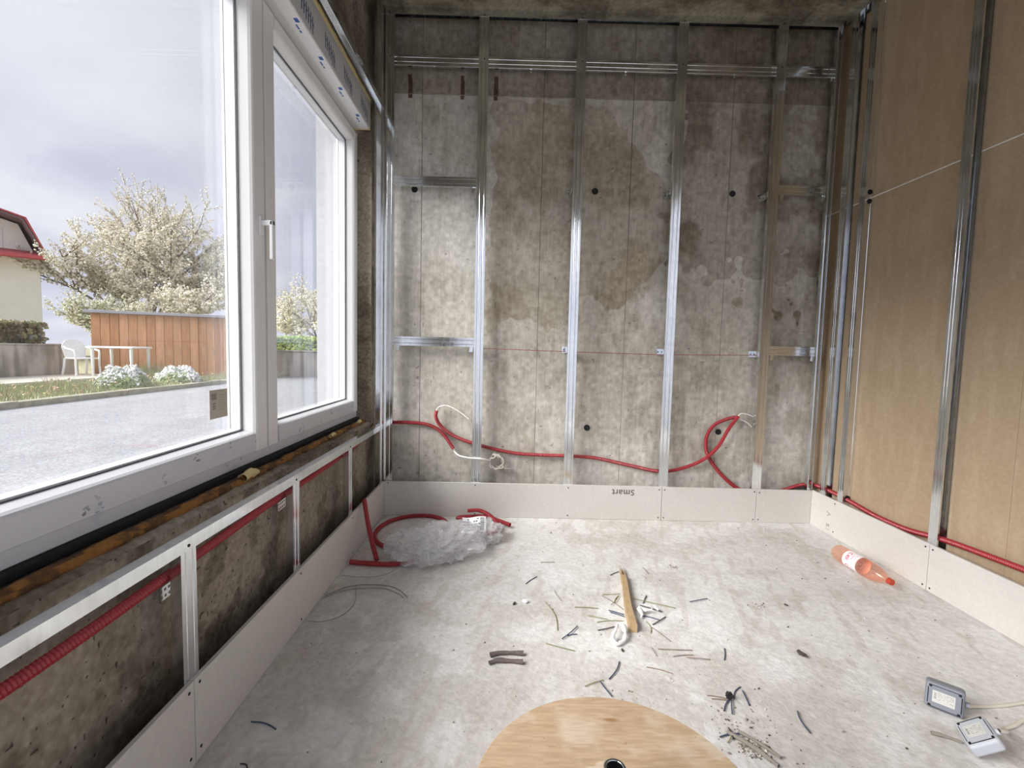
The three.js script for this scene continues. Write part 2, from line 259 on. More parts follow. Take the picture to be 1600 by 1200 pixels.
// sill gap, foam and sealing
single('sealing_strip', bx(-.99, XW + .006, .598, .6185, WZ0, WZ1, .004), M.black, 'black sealing strip under the window frame', 'sealing strip');
function lumpy(pts, r, amp, seed, flat = 1, rad = 12, nper = .012) {
  const g = tubeR(pts, r, { rad, n: Math.ceil(new THREE.CatmullRomCurve3(pts.map((p) => new THREE.Vector3(...p))).getLength() / nper) }), p = g.attributes.position, c = g.attributes.normal;
  for (let i = 0; i < p.count; i++) { const x = p.getX(i), y = p.getY(i), z = p.getZ(i), k = (fbm3(x * 30, y * 30, z * 22, 3, seed) - .5) * 2 * amp; p.setXYZ(i, x + c.getX(i) * k, y + c.getY(i) * k * flat, z + c.getZ(i) * k); }
  g.computeVertexNormals(); return uvm(g);
}
single('foam_bead', lumpy([[-.905, .592, WZ0 + .01], [-.906, .591, -2.2], [-.903, .592, -1.4], [-.906, .591, -.6], [-.905, .592, .3]], .016, .010, 3, .6), M.foam, 'cured orange expanding foam bead along the window sill', 'foam');
for (const [z, s, l] of [[-1.64, 1, 'yellow foam lump on the sill, nearest to the camera'], [-2.42, .7, 'small yellow foam lump on the sill below the far sash'], [-2.86, .8, 'yellow foam lump in the far sill corner by the studs']]) single('foam_lump', lumpy([[-.895, .603, z - .045 * s], [-.888, .612, z], [-.89, .606, z + .05 * s]], .013 * s, .014 * s, 9 + z, 1, 10, .004), M.freshFoam, l, 'foam');
{ // printed film on the shutter box: shade painted grey inside, light painted white below
  const film = (seed, tilt) => { const t = canvasTex(1024, 128, (g, w, h) => {
    g.fillStyle = tilt ? '#c9c9cc' : '#f0f1f2'; g.fillRect(0, 0, w, h); const r = rngOf(seed);
    for (let k = 0; k < 4; k++) { const x = 60 + k * 250; g.fillStyle = tilt ? '#2c3a66' : '#2458a8';
      if (tilt) { for (let b = 0; b < 6; b++) { g.save(); g.translate(x + 22 * b, 60 + 4 * b); g.fillRect(0, -24, 9, 44 + 8 * r()); g.fillRect(0, -6, 15, 7); g.restore(); } }
      else { g.fillRect(x - 8, 18, 26, 40); g.fillRect(x + 30, 60, 30, 16); g.fillRect(x + 66, 60, 16, 16); } }
    g.globalAlpha = .18; for (let i = 0; i < 30; i++) { g.fillStyle = '#5a5d66'; g.fillRect(r() * w, r() * h, 3 + 16 * r(), 2); }
  }); t.wrapS = THREE.RepeatWrapping; return t; };
  const b = thing('roller_shutter_box', 'white roller shutter box above the window, film printed with blue marks', 'shutter box', [0, 2.34, 0]);
  const y0 = 0, y1 = .178, xa = -1.05, xb = -.856, z0 = -2.945, z1 = WZ1;
  part(b, 'housing', bx(xa, xb, y0 + .016, y1, z0, z1, .006), M.pvc);
  const face = (pts, t, name, m) => { const g = new THREE.BufferGeometry(); g.setAttribute('position', new THREE.Float32BufferAttribute([pts[0], pts[1], pts[2], pts[0], pts[2], pts[3]].flat(), 3)); g.setAttribute('uv', new THREE.Float32BufferAttribute([0, 0, 3, 0, 3, 1, 0, 0, 3, 1, 0, 1], 2)); g.computeVertexNormals(); part(b, name, g, m); };
  const M1 = phys({ map: film(5, true), roughness: .45 }), M2 = phys({ map: film(6, false), roughness: .45 });
  const e = .0012;
  part(b, 'shaded_inner_film', (() => { const g = bx(xb, xb + e, y0 + .02, y1 - .012, z0 + .006, z1 - .006), p = g.attributes.position, u = g.attributes.uv; for (let i = 0; i < p.count; i++) u.setXY(i, (p.getZ(i) - z1) / -1.02, (p.getY(i) - y0) / (y1 - y0)); return g; })(), M1);
  part(b, 'lit_lower_film', (() => { const g = bx(-.915, xb - .003, y0 + .0145, y0 + .0158, z0 + .006, z1 - .006), p = g.attributes.position, u = g.attributes.uv; for (let i = 0; i < p.count; i++) u.setXY(i, (p.getZ(i) - z1) / -1.02, (p.getX(i) + .915) / .056); return g; })(), M2);
  part(b, 'end_cap', bx(xa, xb + .002, y0 + .012, y1 + .002, z0 - .008, z0 + .004, .003), M.freshFoam);
  const fo = single('foam_seam', lumpy([[-.858, 2.522, -2.94], [-.856, 2.522, -2], [-.858, 2.523, -1], [-.857, 2.522, .3]], .010, .006, 21, .8), M.freshFoam, 'pale foam seam along the top of the shutter box', 'foam');
}
// ---------------------------------------------------------------- metal framing
const screwGeo = (() => { const g = new THREE.CylinderGeometry(.004, .0042, .0016, 10); g.rotateX(Math.PI / 2); return g; })();
const screw = (parent, x, y, z, ry = 0) => { const s = part(parent, 'screw', screwGeo, M.screw); s.position.set(x, y, z); s.rotation.y = ry; return s; };
const cdH = HC - .05;
function backStud(x, label, h = HC - .004) {
  const g = thing('metal_stud', label, 'metal stud', [x, 0, ZS]), pr = part(g, 'profile', sheet(CD(), .0012, h), M.steel); pr.position.y = .002;
  for (const [sx, y] of [[0, HC - .035], [.004, 2.79]]) screw(pr, sx, y, .0006); return g;
}
backStud(-.747, 'bright galvanized stud in the left corner of the back wall');
backStud(-.186, 'galvanized stud on the back wall at the white cable coil');
backStud(.398, 'galvanized stud in the middle of the back wall, second right of the coil');
backStud(1.004, 'galvanized back wall stud standing above the upside-down Smart print seam');
backStud(1.601, 'galvanized back wall stud right of the upright red conduit loop');
{ const g = thing('corner_profile', 'slim dark galvanized channel in the right corner of the back wall', 'metal profile', [1.945, 0, ZS]); part(g, 'profile', sheet(CD(.03, .03), .0012, HC - .006), M.steel).position.y = .002; }
{ const g = thing('top_track', 'galvanized ceiling track along the back wall', 'metal track', [-.777, HC - .002, ZS + .0008]); part(g, 'channel', sheet(UD(.029, .04), .001, XRS + .777, 'x'), M.steel); }
{ const g = thing('cross_rail', 'long galvanized horizontal rail behind the studs below the ceiling', 'metal rail', [-.777, 2.79, ZS - .029]); part(g, 'profile', sheet(CD(.058, .025), .0012, XRS + .777 - .01, 'x'), M.steel);
  part(g, 'wire', tubeR([[.03, -.034, .006], [.6, -.036, .006], [1.3, -.035, .006], [2.7, -.036, .006]], .0018, { rad: 5 }), M.steel);
  for (const x of [-.483, .098, .67, 1.328, 1.92]) { const c = part(g, 'clip', join(bx(-.012, .012, -.012, .002, 0, .012, .002), bx(-.006, .006, -.03, -.01, .002, .006, .001)), M.steel); c.position.set(x + .777, -.028, .002); } }
function nogging(x0, x1, y, label) { const g = thing('short_rail', label, 'metal rail', [x0, y, ZS - .0012]); part(g, 'profile', sheet(CD(.056, .026), .0012, x1 - x0, 'x'), M.steel);
  for (const x of [.03, x1 - x0 - .012]) { const t = part(g, 'tab', bx(-.011, .011, -.06, -.026, -.012, -.0105, .0004), M.steel); t.position.set(x, 0, 0); t.rotation.z = -.12; } }
nogging(-.717, -.216, 2.073, 'upper of two short bright rails beside the left corner');
nogging(-.717, -.216, 1.103, 'lower of two short bright rails beside the left corner');
nogging(1.631, 1.928, 2.078, 'upper of two short rails in the rightmost bay of the back wall');
nogging(1.631, 1.928, 1.096, 'lower of two short rails in the rightmost bay of the back wall');
// straps that hold the studs off the concrete
const strapNames = { '.398': 'middle stud', '1.004': 'stud left of the conduit loop', '1.601': 'stud right of the conduit loop' };
for (const [x, n] of [[.398, 'the middle stud'], [1.004, 'the third stud from the right corner'], [1.601, 'the stud right of the conduit loop']]) for (const [y, lv] of [[2.05, 'upper'], [1.072, 'lower']]) {
  const g = thing('stud_bracket', `${lv} bent steel bracket fixing ${n} to the concrete`, 'bracket', [x, y, ZS]);
  part(g, 'strap', join(bx(-.0312, -.0300, -.02, .02, -.085, -.004, .0004), bx(-.055, -.0300, -.02, .02, -.0866, -.0854, .0004), bx(-.038, -.0300, -.014, .014, -.012, -.0108, .0004)), M.steel); screw(g, -.043, 0, -.0846);
}
// left wall: low rail with three studs, high rail, corner stud
const leftLab = ['nearest bright stud under the low window rail', 'middle stud under the low window rail', 'far stud under the low window rail, close to the corner'];
[[-1.147, 0], [-1.744, 1], [-2.352, 2]].forEach(([z, i]) => { const g = thing('low_stud', leftLab[i], 'metal stud', [XS, 0, z], Math.PI / 2); part(g, 'profile', sheet(CD(.056), .0012, .575), M.steel).position.y = .002; screw(g, 0, .562, .0018); });
{ const g = thing('low_rail', 'white-bright galvanized rail running below the window', 'metal rail', [XS + .0014, .582, .5], Math.PI / 2); part(g, 'channel', sheet(UD(.03, .032), .0012, 3.46, 'x'), M.steel); }
{ const g = thing('head_rail', 'galvanized rail running along the wall above the shutter box', 'metal rail', [XS + .0014, 2.505, .5], Math.PI / 2); part(g, 'channel', sheet(UD(.03, .032), .0012, 3.46, 'x'), M.steel); }
{ const g = thing('wall_stud', 'galvanized stud on the window wall at the back corner', 'metal stud', [XS, 0, -2.925], Math.PI / 2); part(g, 'profile', sheet(CD(.05), .0012, HC - .006), M.steel).position.y = .002; }
// right partition studs
function rightStud(z0, flip, label) {
  const g = thing('partition_stud', label, 'metal stud', [XRS, 0, z0], -Math.PI / 2);
  const geo = sheet(CW(), .0011, HC - .006); part(g, 'profile', geo, M.steel).position.y = .002;
  if (flip) { g.rotation.y = -Math.PI / 2; const p = geo.attributes.position, a = p.array; for (let i = 0; i < p.count; i++) p.setX(i, .047 - p.getX(i)); for (let i = 0; i < p.count; i += 3) for (let k = 0; k < 3; k++) { const t = a[(i + 1) * 3 + k]; a[(i + 1) * 3 + k] = a[(i + 2) * 3 + k]; a[(i + 2) * 3 + k] = t; } geo.computeVertexNormals(); }
  return g;
}
rightStud(-2.898, false, 'partition stud in the right corner, open side towards the room');
{ const g = rightStud(-2.744, true, 'partition stud left of the wide brown board, red conduit passing through'); 
  for (const y of [.245, 1.985, 1.935]) { const r = part(g, 'service_hole', new THREE.TorusGeometry(y < 1 ? .016 : .011, .003, 8, 20), M.black); r.position.set(.0475, y, -.026); r.rotation.y = Math.PI / 2; const d = part(g, 'service_hole', new THREE.CylinderGeometry(y < 1 ? .015 : .010, y < 1 ? .015 : .010, .0012, 20), M.black); d.rotation.z = Math.PI / 2; d.position.set(.0478, y, -.026); } }
rightStud(-2.134, false, 'wide-standing partition stud between the two large brown boards');
{ const g = thing('ceiling_track', 'galvanized ceiling track along the brown partition', 'metal track', [XRS - .0008, HC - .002, ZS + .02], -Math.PI / 2); part(g, 'channel', sheet(UD(.05, .04), .001, 2.3, 'x'), M.steel); }
// ---------------------------------------------------------------- plasterboard strips at the foot of the walls
const HS = .22;
const printMat = (w, h, draw) => { const t = canvasTex(w, h, (g) => { g.clearRect(0, 0, w, h); draw(g, w, h); }); return std({ map: t, transparent: true, alphaTest: .35, roughness: .88, polygonOffset: true }); };
function strip(label, ax, a, b, y1 = HS) {
  const g = thing('plasterboard_strip', label, 'plasterboard');
  const r = .0012, geo = ax === 'back' ? bx(a, b, .001, y1, ZS, ZB, r) : ax === 'left' ? bx(XS, XL, .001, y1, a, b, r) : bx(XR, XRS, .001, y1, a, b, r);
  return part(g, 'board', geo, M.board);
}
const g1 = strip('white plasterboard strip on the window wall, nearest to the camera', 'left', -1.137, .8);
const g2 = strip('white plasterboard strip on the window wall, running into the corner', 'left', ZB, -1.1395);
const g3 = strip('long plasterboard strip on the back wall with Smart printed upside down', 'back', XL, .995, .219);
const g4 = strip('middle plasterboard strip on the back wall', 'back', .998, 1.599, .217);
const g5 = strip('short plasterboard strip in the right corner of the back wall', 'back', 1.6015, XR, .215);
const g6 = strip('plasterboard strip along the partition beside the bottle', 'right', -2.110, ZB);
const g7 = strip('plasterboard strip along the partition, nearest to the camera', 'right', -.63, -2.1075);
for (const [g, L] of [[g3, [[-.74, .208], [-.19, .205], [-.19, .02], [.40, .2], [.40, .022], [.978, .2], [.978, .02]]], [g4, [[1.012, .2], [1.012, .02], [1.585, .2], [1.585, .02]]], [g5, [[1.618, .195], [1.618, .02]]]]) for (const [x, y] of L) screw(g, x, y, ZB + .0004);
for (const [g, L] of [[g1, [[-1.118, .2], [-1.118, .028], [-.54, .2], [-.54, .03]]], [g2, [[-1.158, .203], [-1.158, .03], [-1.75, .2], [-1.75, .02], [-2.35, .2], [-2.35, .02]]]]) for (const [z, y] of L) screw(g, XL + .0004, y, z, Math.PI / 2);
for (const [g, L] of [[g6, [[-2.74, .2], [-2.74, .03], [-2.128, .2], [-2.128, .02]]], [g7, [[-2.09, .2], [-2.09, .02]]]]) for (const [z, y] of L) screw(g, XR - .0004, y, z, Math.PI / 2);
{ const pm = printMat(512, 160, (g, w, h) => { g.translate(w / 2, h / 2); g.rotate(Math.PI); g.fillStyle = '#6a6764'; g.font = 'bold 150px sans-serif'; g.textAlign = 'center'; g.textBaseline = 'middle'; g.fillText('Smart', 0, 0); });
  const q = part(g3, 'printed_word', new THREE.PlaneGeometry(.172, .054), pm); q.position.set(.749, .179, ZB + .0006); q.rotation.z = -.01;
  const ps = printMat(128, 256, (g, w, h) => { g.fillStyle = '#8b8884'; g.strokeStyle = '#8b8884'; g.save(); g.translate(w / 2, h * .70); g.rotate(Math.PI / 2); g.font = 'bold 84px sans-serif'; g.textAlign = 'center'; g.textBaseline = 'middle'; g.fillText('S', 0, 0); g.restore(); g.fillRect(30, 224, 70, 6); g.lineWidth = 9; g.globalAlpha = .75; g.beginPath(); g.moveTo(24, 20); g.lineTo(100, 42); g.lineTo(40, 70); g.stroke(); });
  const s = part(g6, 'printed_mark', new THREE.PlaneGeometry(.055, .13), ps); s.position.set(XR - .0006, .08, -2.79); s.rotation.y = -Math.PI / 2; }
// ---------------------------------------------------------------- conduits and cables on the walls
const pitch = .0084, RC = .0112;
const zc = -3.034;
function conduit(label, pts, opt = {}) { return single('red_conduit', tubeR(pts, RC, { pitch, rad: 9, amp: .0016, ...opt }), M.red, label, 'conduit'); }
conduit('red corrugated conduit running below the low window rail into the corner', [[-.826, .49, .5], [-.828, .478, -.3], [-.826, .478, -.85], [-.830, .486, -1.2], [-.832, .498, -1.6], [-.830, .506, -2.2], [-.832, .53, -2.75], [-.834, .548, -2.92], [-.822, .562, -2.995], [-.785, .573, -3.026], [-.73, .58, zc], [-.66, .583, zc], [-.56, .580, zc], [-.49, .566, zc], [-.43, .535, zc + .004], [-.385, .49, zc + .012], [-.345, .435, zc + .022], [-.335, .424, zc + .024]]);
conduit('long red conduit sagging across the back wall behind four studs', [[-.447, .668, zc + .028], [-.452, .63, zc + .024], [-.435, .585, zc + .012], [-.385, .532, zc + .004], [-.326, .497, zc], [-.19, .450, zc], [.04, .401, zc], [.22, .390, zc], [.41, .388, zc], [.578, .378, zc], [.808, .333, zc], [.997, .300, zc], [1.121, .318, zc + .008], [1.263, .384, zc + .026], [1.355, .47, zc + .03], [1.425, .60, zc + .032], [1.475, .675, zc + .036]]);
conduit('red conduit looping up the back wall and along the partition foot', [[1.468, .668, zc + .014], [1.40, .645, zc + .006], [1.335, .605, zc], [1.297, .54, zc], [1.292, .48, zc - .001], [1.302, .43, zc - .002], [1.348, .35, zc - .002], [1.437, .255, zc], [1.53, .19, zc], [1.66, .165, zc], [1.78, .180, zc], [1.87, .212, zc], [1.925, .232, zc + .008], [1.965, .239, -3.015], [1.989, .244, -2.975], [1.992, .246, -2.92], [1.990, .246, -2.84], [1.990, .243, -2.75], [1.990, .236, -2.66], [1.990, .220, -2.47], [1.990, .224, -2.27], [1.990, .240, -2.16], [1.990, .253, -2.06], [1.991, .264, -1.87], [1.990, .275, -1.6], [1.990, .28, -.7]]);
M.wireWhite = phys({ color: 0xeceae6, roughness: .45 });
M.wireGrey = phys({ color: 0xc4bfb6, roughness: .5 });
single('white_cable', tubeR([[-.341, .431, zc + .023], [-.328, .404, zc + .026], [-.30, .386, zc + .045], [-.25, .379, zc + .068], [-.215, .376, ZS + .0065], [-.157, .373, ZS + .0065], [-.125, .366, zc + .058], [-.100, .356, zc + .038]], .0052, { rad: 8 }), M.wireWhite, 'white cable hanging out of the conduit end towards the coil', 'cable');
{ const pts = []; const r = rngOf(3); for (let i = 0; i <= 54; i++) { const a = i / 54 * Math.PI * 2 * 4.2 + 2.4, rr = .042 + .012 * Math.sin(i * 1.7) * r(); pts.push([-.058 + Math.cos(a) * rr, .343 + Math.sin(a) * rr * 1.08, -3.016 + .016 * Math.sin(i * .9)]); } pts.push([.0, .300, -3.02], [.035, .297, -3.03]);
  single('cable_coil', tubeR(pts, .0048, { rad: 7, n: 320 }), M.wireGrey, 'small coil of grey cable behind the stud on the back wall', 'cable'); }
single('white_cable', tubeR([[-.447, .655, zc + .028], [-.444, .680, zc + .03], [-.41, .700, zc + .034], [-.375, .700, zc + .036], [-.33, .680, zc + .034], [-.28, .648, zc + .03], [-.243, .618, zc + .026]], .004, { rad: 7 }), M.wireWhite, 'white cable arching out of the upturned conduit end', 'cable');
single('white_cable', tubeR([[1.468, .668, zc + .036], [1.49, .692, zc + .034], [1.53, .69, zc + .03], [1.57, .676, zc + .026], [1.585, .668, zc + .024]], .0036, { rad: 7 }), M.wireWhite, 'upper white cable from the conduit loop to the stud', 'cable');
single('white_cable', tubeR([[1.462, .662, zc + .016], [1.50, .652, zc + .016], [1.545, .632, zc + .016], [1.575, .606, zc + .016]], .0036, { rad: 7 }), M.wireWhite, 'lower white cable from the conduit loop to the stud', 'cable');
single('red_string', tubeR([[-.157, 1.068, -2.99], [.4, 1.060, -2.99], [1.0, 1.056, -2.99], [1.575, 1.066, -2.99]], .0017, { rad: 5 }), M.red, 'thin red levelling string stretched behind the back wall studs', 'string');
// perforated hanger straps on the parapet
for (const [z, y, l] of [[-1.135, .455, 'perforated steel strap end on the parapet beside the nearest low stud'], [-1.735, .475, 'perforated steel strap end on the parapet beside the middle low stud']]) {
  const sh = new THREE.Shape([[0, 0], [.072, 0], [.072, .034], [0, .034]].map((p) => new THREE.Vector2(...p)));
  for (let i = 0; i < 5; i++) for (let j = 0; j < 2; j++) { const h = new THREE.Path(); h.absellipse(.009 + i * .0135, .009 + j * .016, .004, .0042, 0, Math.PI * 2, true); sh.holes.push(h); }
  const g = new THREE.ExtrudeGeometry(sh, { depth: .0012, bevelEnabled: false, curveSegments: 6 }); g.rotateY(Math.PI / 2);
  const m = single('hanger_strap', g, M.steel, l, 'bracket'); m.position.set(-.836, y - .03, z + .012); m.rotation.x = .06;
}
// ---------------------------------------------------------------- things on the floor
conduit('red conduit offcut leaning upright against the left strip', [[-.752, .243, -2.50], [-.715, .165, -2.43], [-.665, .075, -2.345], [-.625, .012, -2.285]], {});
conduit('short straight red conduit offcut beside the left strip', [[-.748, .0125, -2.26], [-.65, .0125, -2.248], [-.54, .0125, -2.243], [-.44, .0125, -2.27]]);
conduit('red conduit arc on the floor in the left corner', [[-.58, .0125, -2.42], [-.66, .0125, -2.475], [-.712, .0125, -2.56], [-.728, .0125, -2.68], [-.69, .0125, -2.82], [-.60, .0125, -2.905], [-.49, .0125, -2.925], [-.40, .0125, -2.885], [-.345, .0125, -2.79], [-.37, .0125, -2.72], [-.42, .0125, -2.69]]);
conduit('tangled red conduit end sticking out past the plastic bag', [[-.16, .05, -2.72], [-.24, .04, -2.80], [-.287, .022, -2.87], [-.262, .0125, -2.918], [-.19, .014, -2.925], [-.12, .03, -2.88], [-.06, .033, -2.83], [.035, .02, -2.775]]);
conduit('red conduit loop beneath the clear bag label', [[-.23, .058, -2.90], [-.16, .062, -2.90], [-.085, .048, -2.84], [-.036, .024, -2.74], [-.045, .0125, -2.68], [-.10, .0125, -2.655]]);
{ // crumpled clear bag
  const lobe = (cx, cz, rx, ry, rz, seed, det) => { let g = mergeVertices(new THREE.IcosahedronGeometry(1, det).deleteAttribute('normal').deleteAttribute('uv')); const p = g.attributes.position;
    for (let i = 0; i < p.count; i++) { let x = p.getX(i), y = p.getY(i), z = p.getZ(i); const r1 = 1 - Math.abs(fbm3(x * 1.7 + seed, y * 1.7, z * 1.7, 2, seed) * 2 - 1), r2 = Math.abs(noise3(x * 3.6, y * 3.6, z * 3.6, seed + 5) * 2 - 1), r3 = Math.abs(noise3(x * 9, y * 9, z * 9, seed + 9) * 2 - 1), k = .50 + .58 * r1 - .26 * r2 + .12 * r3; p.setXYZ(i, cx + x * rx * k, Math.max(.003, ry * .62 + y * ry * k), cz + z * rz * k); }
    g = g.toNonIndexed(); g.computeVertexNormals(); return g; };
  const b = thing('plastic_bag', 'crumpled clear plastic bag lying over the red conduits', 'plastic bag', [0, 0, 0]);
  M.bag = phys({ color: 0xf6f6f7, transmission: .72, thickness: 0, roughness: .1, ior: 1.4, side: THREE.DoubleSide });
  part(b, 'film', join(lobe(-.43, -2.36, .17, .085, .17, 3, 18), lobe(-.28, -2.44, .18, .09, .19, 8, 18), lobe(-.11, -2.60, .11, .07, .12, 14, 14)), M.bag);
  const lt = canvasTex(128, 96, (g, w, h) => { g.fillStyle = '#f0f0f0'; g.fillRect(0, 0, w, h); g.fillStyle = '#3c404c'; const r = rngOf(8); for (let j = 0; j < 5; j++) for (let x = 6; x < w - 40; x += 6 + r() * 8) if (r() > .35) g.fillRect(x, 10 + j * 16, 4 + r() * 6, 7); for (let y = 8; y < h - 8; y += 5) g.fillRect(96, y, 22, 2 + (r() > .5 ? 1 : 0)); });
  const l = part(b, 'printed_label', new THREE.PlaneGeometry(.13, .085, 6, 4), std({ map: lt, roughness: .5, side: THREE.DoubleSide })), p = l.geometry.attributes.position; for (let i = 0; i < p.count; i++) p.setZ(i, .012 * Math.sin(p.getX(i) * 40) + .008 * Math.sin(p.getY(i) * 60)); l.geometry.computeVertexNormals(); l.position.set(-.165, .105, -2.54); l.rotation.set(-.75, .1, .06);
}
{ // wooden stake with a splintered end
  const t = thing('wooden_stake', 'rough square wooden stake with a splintered end on the floor', 'stake', [.50, 0, -1.735], Math.atan2(.07, -.5));
  const wood = rep(dataTex(256, 256, (u, v) => { const b = fbm(u, v * .15, 32, 3, 711), c = mix3([196, 172, 134], [164, 136, 100], b); const f = (fbm(u, v * .3, 64, 2, 713) - .5) * 24; return [c[0] + f, c[1] + f, c[2] + f]; }), .12);
  M.stake = std({ map: wood, roughness: .8 });
  const g = uvm(new THREE.BoxGeometry(.029, .030, .42, 1, 1, 10)), p = g.attributes.position; for (let i = 0; i < p.count; i++) { const z = p.getZ(i), k = (z + .21) / .42; p.setXYZ(i, p.getX(i) * (1 - .25 * k) + .004 * Math.sin(k * 5), p.getY(i) * (1 - .2 * k) + .016, z + .21); } g.computeVertexNormals();
  part(t, 'shaft', g, M.stake); const r = rngOf(4);
  for (let i = 0; i < 5; i++) { const s = new THREE.ConeGeometry(.0058, .14 + .09 * r(), 5); s.rotateX(Math.PI / 2); s.translate(-.014 + i * .0052, .010 + .012 * r(), .455); part(t, 'splinter', uvm(s), M.stake); }
}
const crumple = (rx, ry, rz, seed, det = 8) => { let g = mergeVertices(new THREE.IcosahedronGeometry(1, det).deleteAttribute('normal').deleteAttribute('uv')); const p = g.attributes.position; let lo = 9; for (let i = 0; i < p.count; i++) { const x = p.getX(i), y = p.getY(i), z = p.getZ(i), k = .55 + .9 * Math.abs(fbm3(x * 2.4 + seed, y * 2.4, z * 2.4, 3, seed) * 2 - 1) + .25 * noise3(x * 4, y * 4, z * 4, seed); p.setXYZ(i, x * rx * k, y * ry * k, z * rz * k); lo = Math.min(lo, y * ry * k); } g = g.toNonIndexed(); g.translate(0, -lo + .0005, 0); g.computeVertexNormals(); return g; };
M.paper = std({ color: 0xf0efee, roughness: .7, side: THREE.DoubleSide });
single('tape_loop', lumpy([[.452, .016, -1.765], [.463, .02, -1.72], [.448, .014, -1.668], [.418, .012, -1.645], [.405, .016, -1.665], [.425, .03, -1.70], [.44, .024, -1.745]], .0066, .011, 31, 1, 9, .003), M.paper, 'twisted white tape loop at the near end of the wooden stake', 'tape');
single('paper_scrap', lumpy([[.548, .009, -1.812], [.563, .012, -1.845], [.560, .018, -1.875], [.585, .014, -1.868], [.612, .016, -1.872]], .0058, .012, 33, 1, 8, .003), M.paper, 'crumpled white tape scrap under the right side of the stake', 'scrap');
single('paper_scrap', lumpy([[.588, .022, -1.905], [.602, .024, -1.888], [.625, .02, -1.895], [.638, .014, -1.872]], .0055, .011, 36, 1, 8, .003), M.paper, 'small crumpled white scrap among the wires right of the stake', 'scrap');
for (const [x, z, s, l] of [[.095, -1.935, .42, 'tiny white paper scrap on the open floor left of the stake']]) { const m = single('paper_scrap', crumple(.032 * s, .016 * s, .022 * s, 40 + x * 9), M.paper, l, 'scrap'); m.position.set(x, 0, z); m.rotation.y = x * 30; }
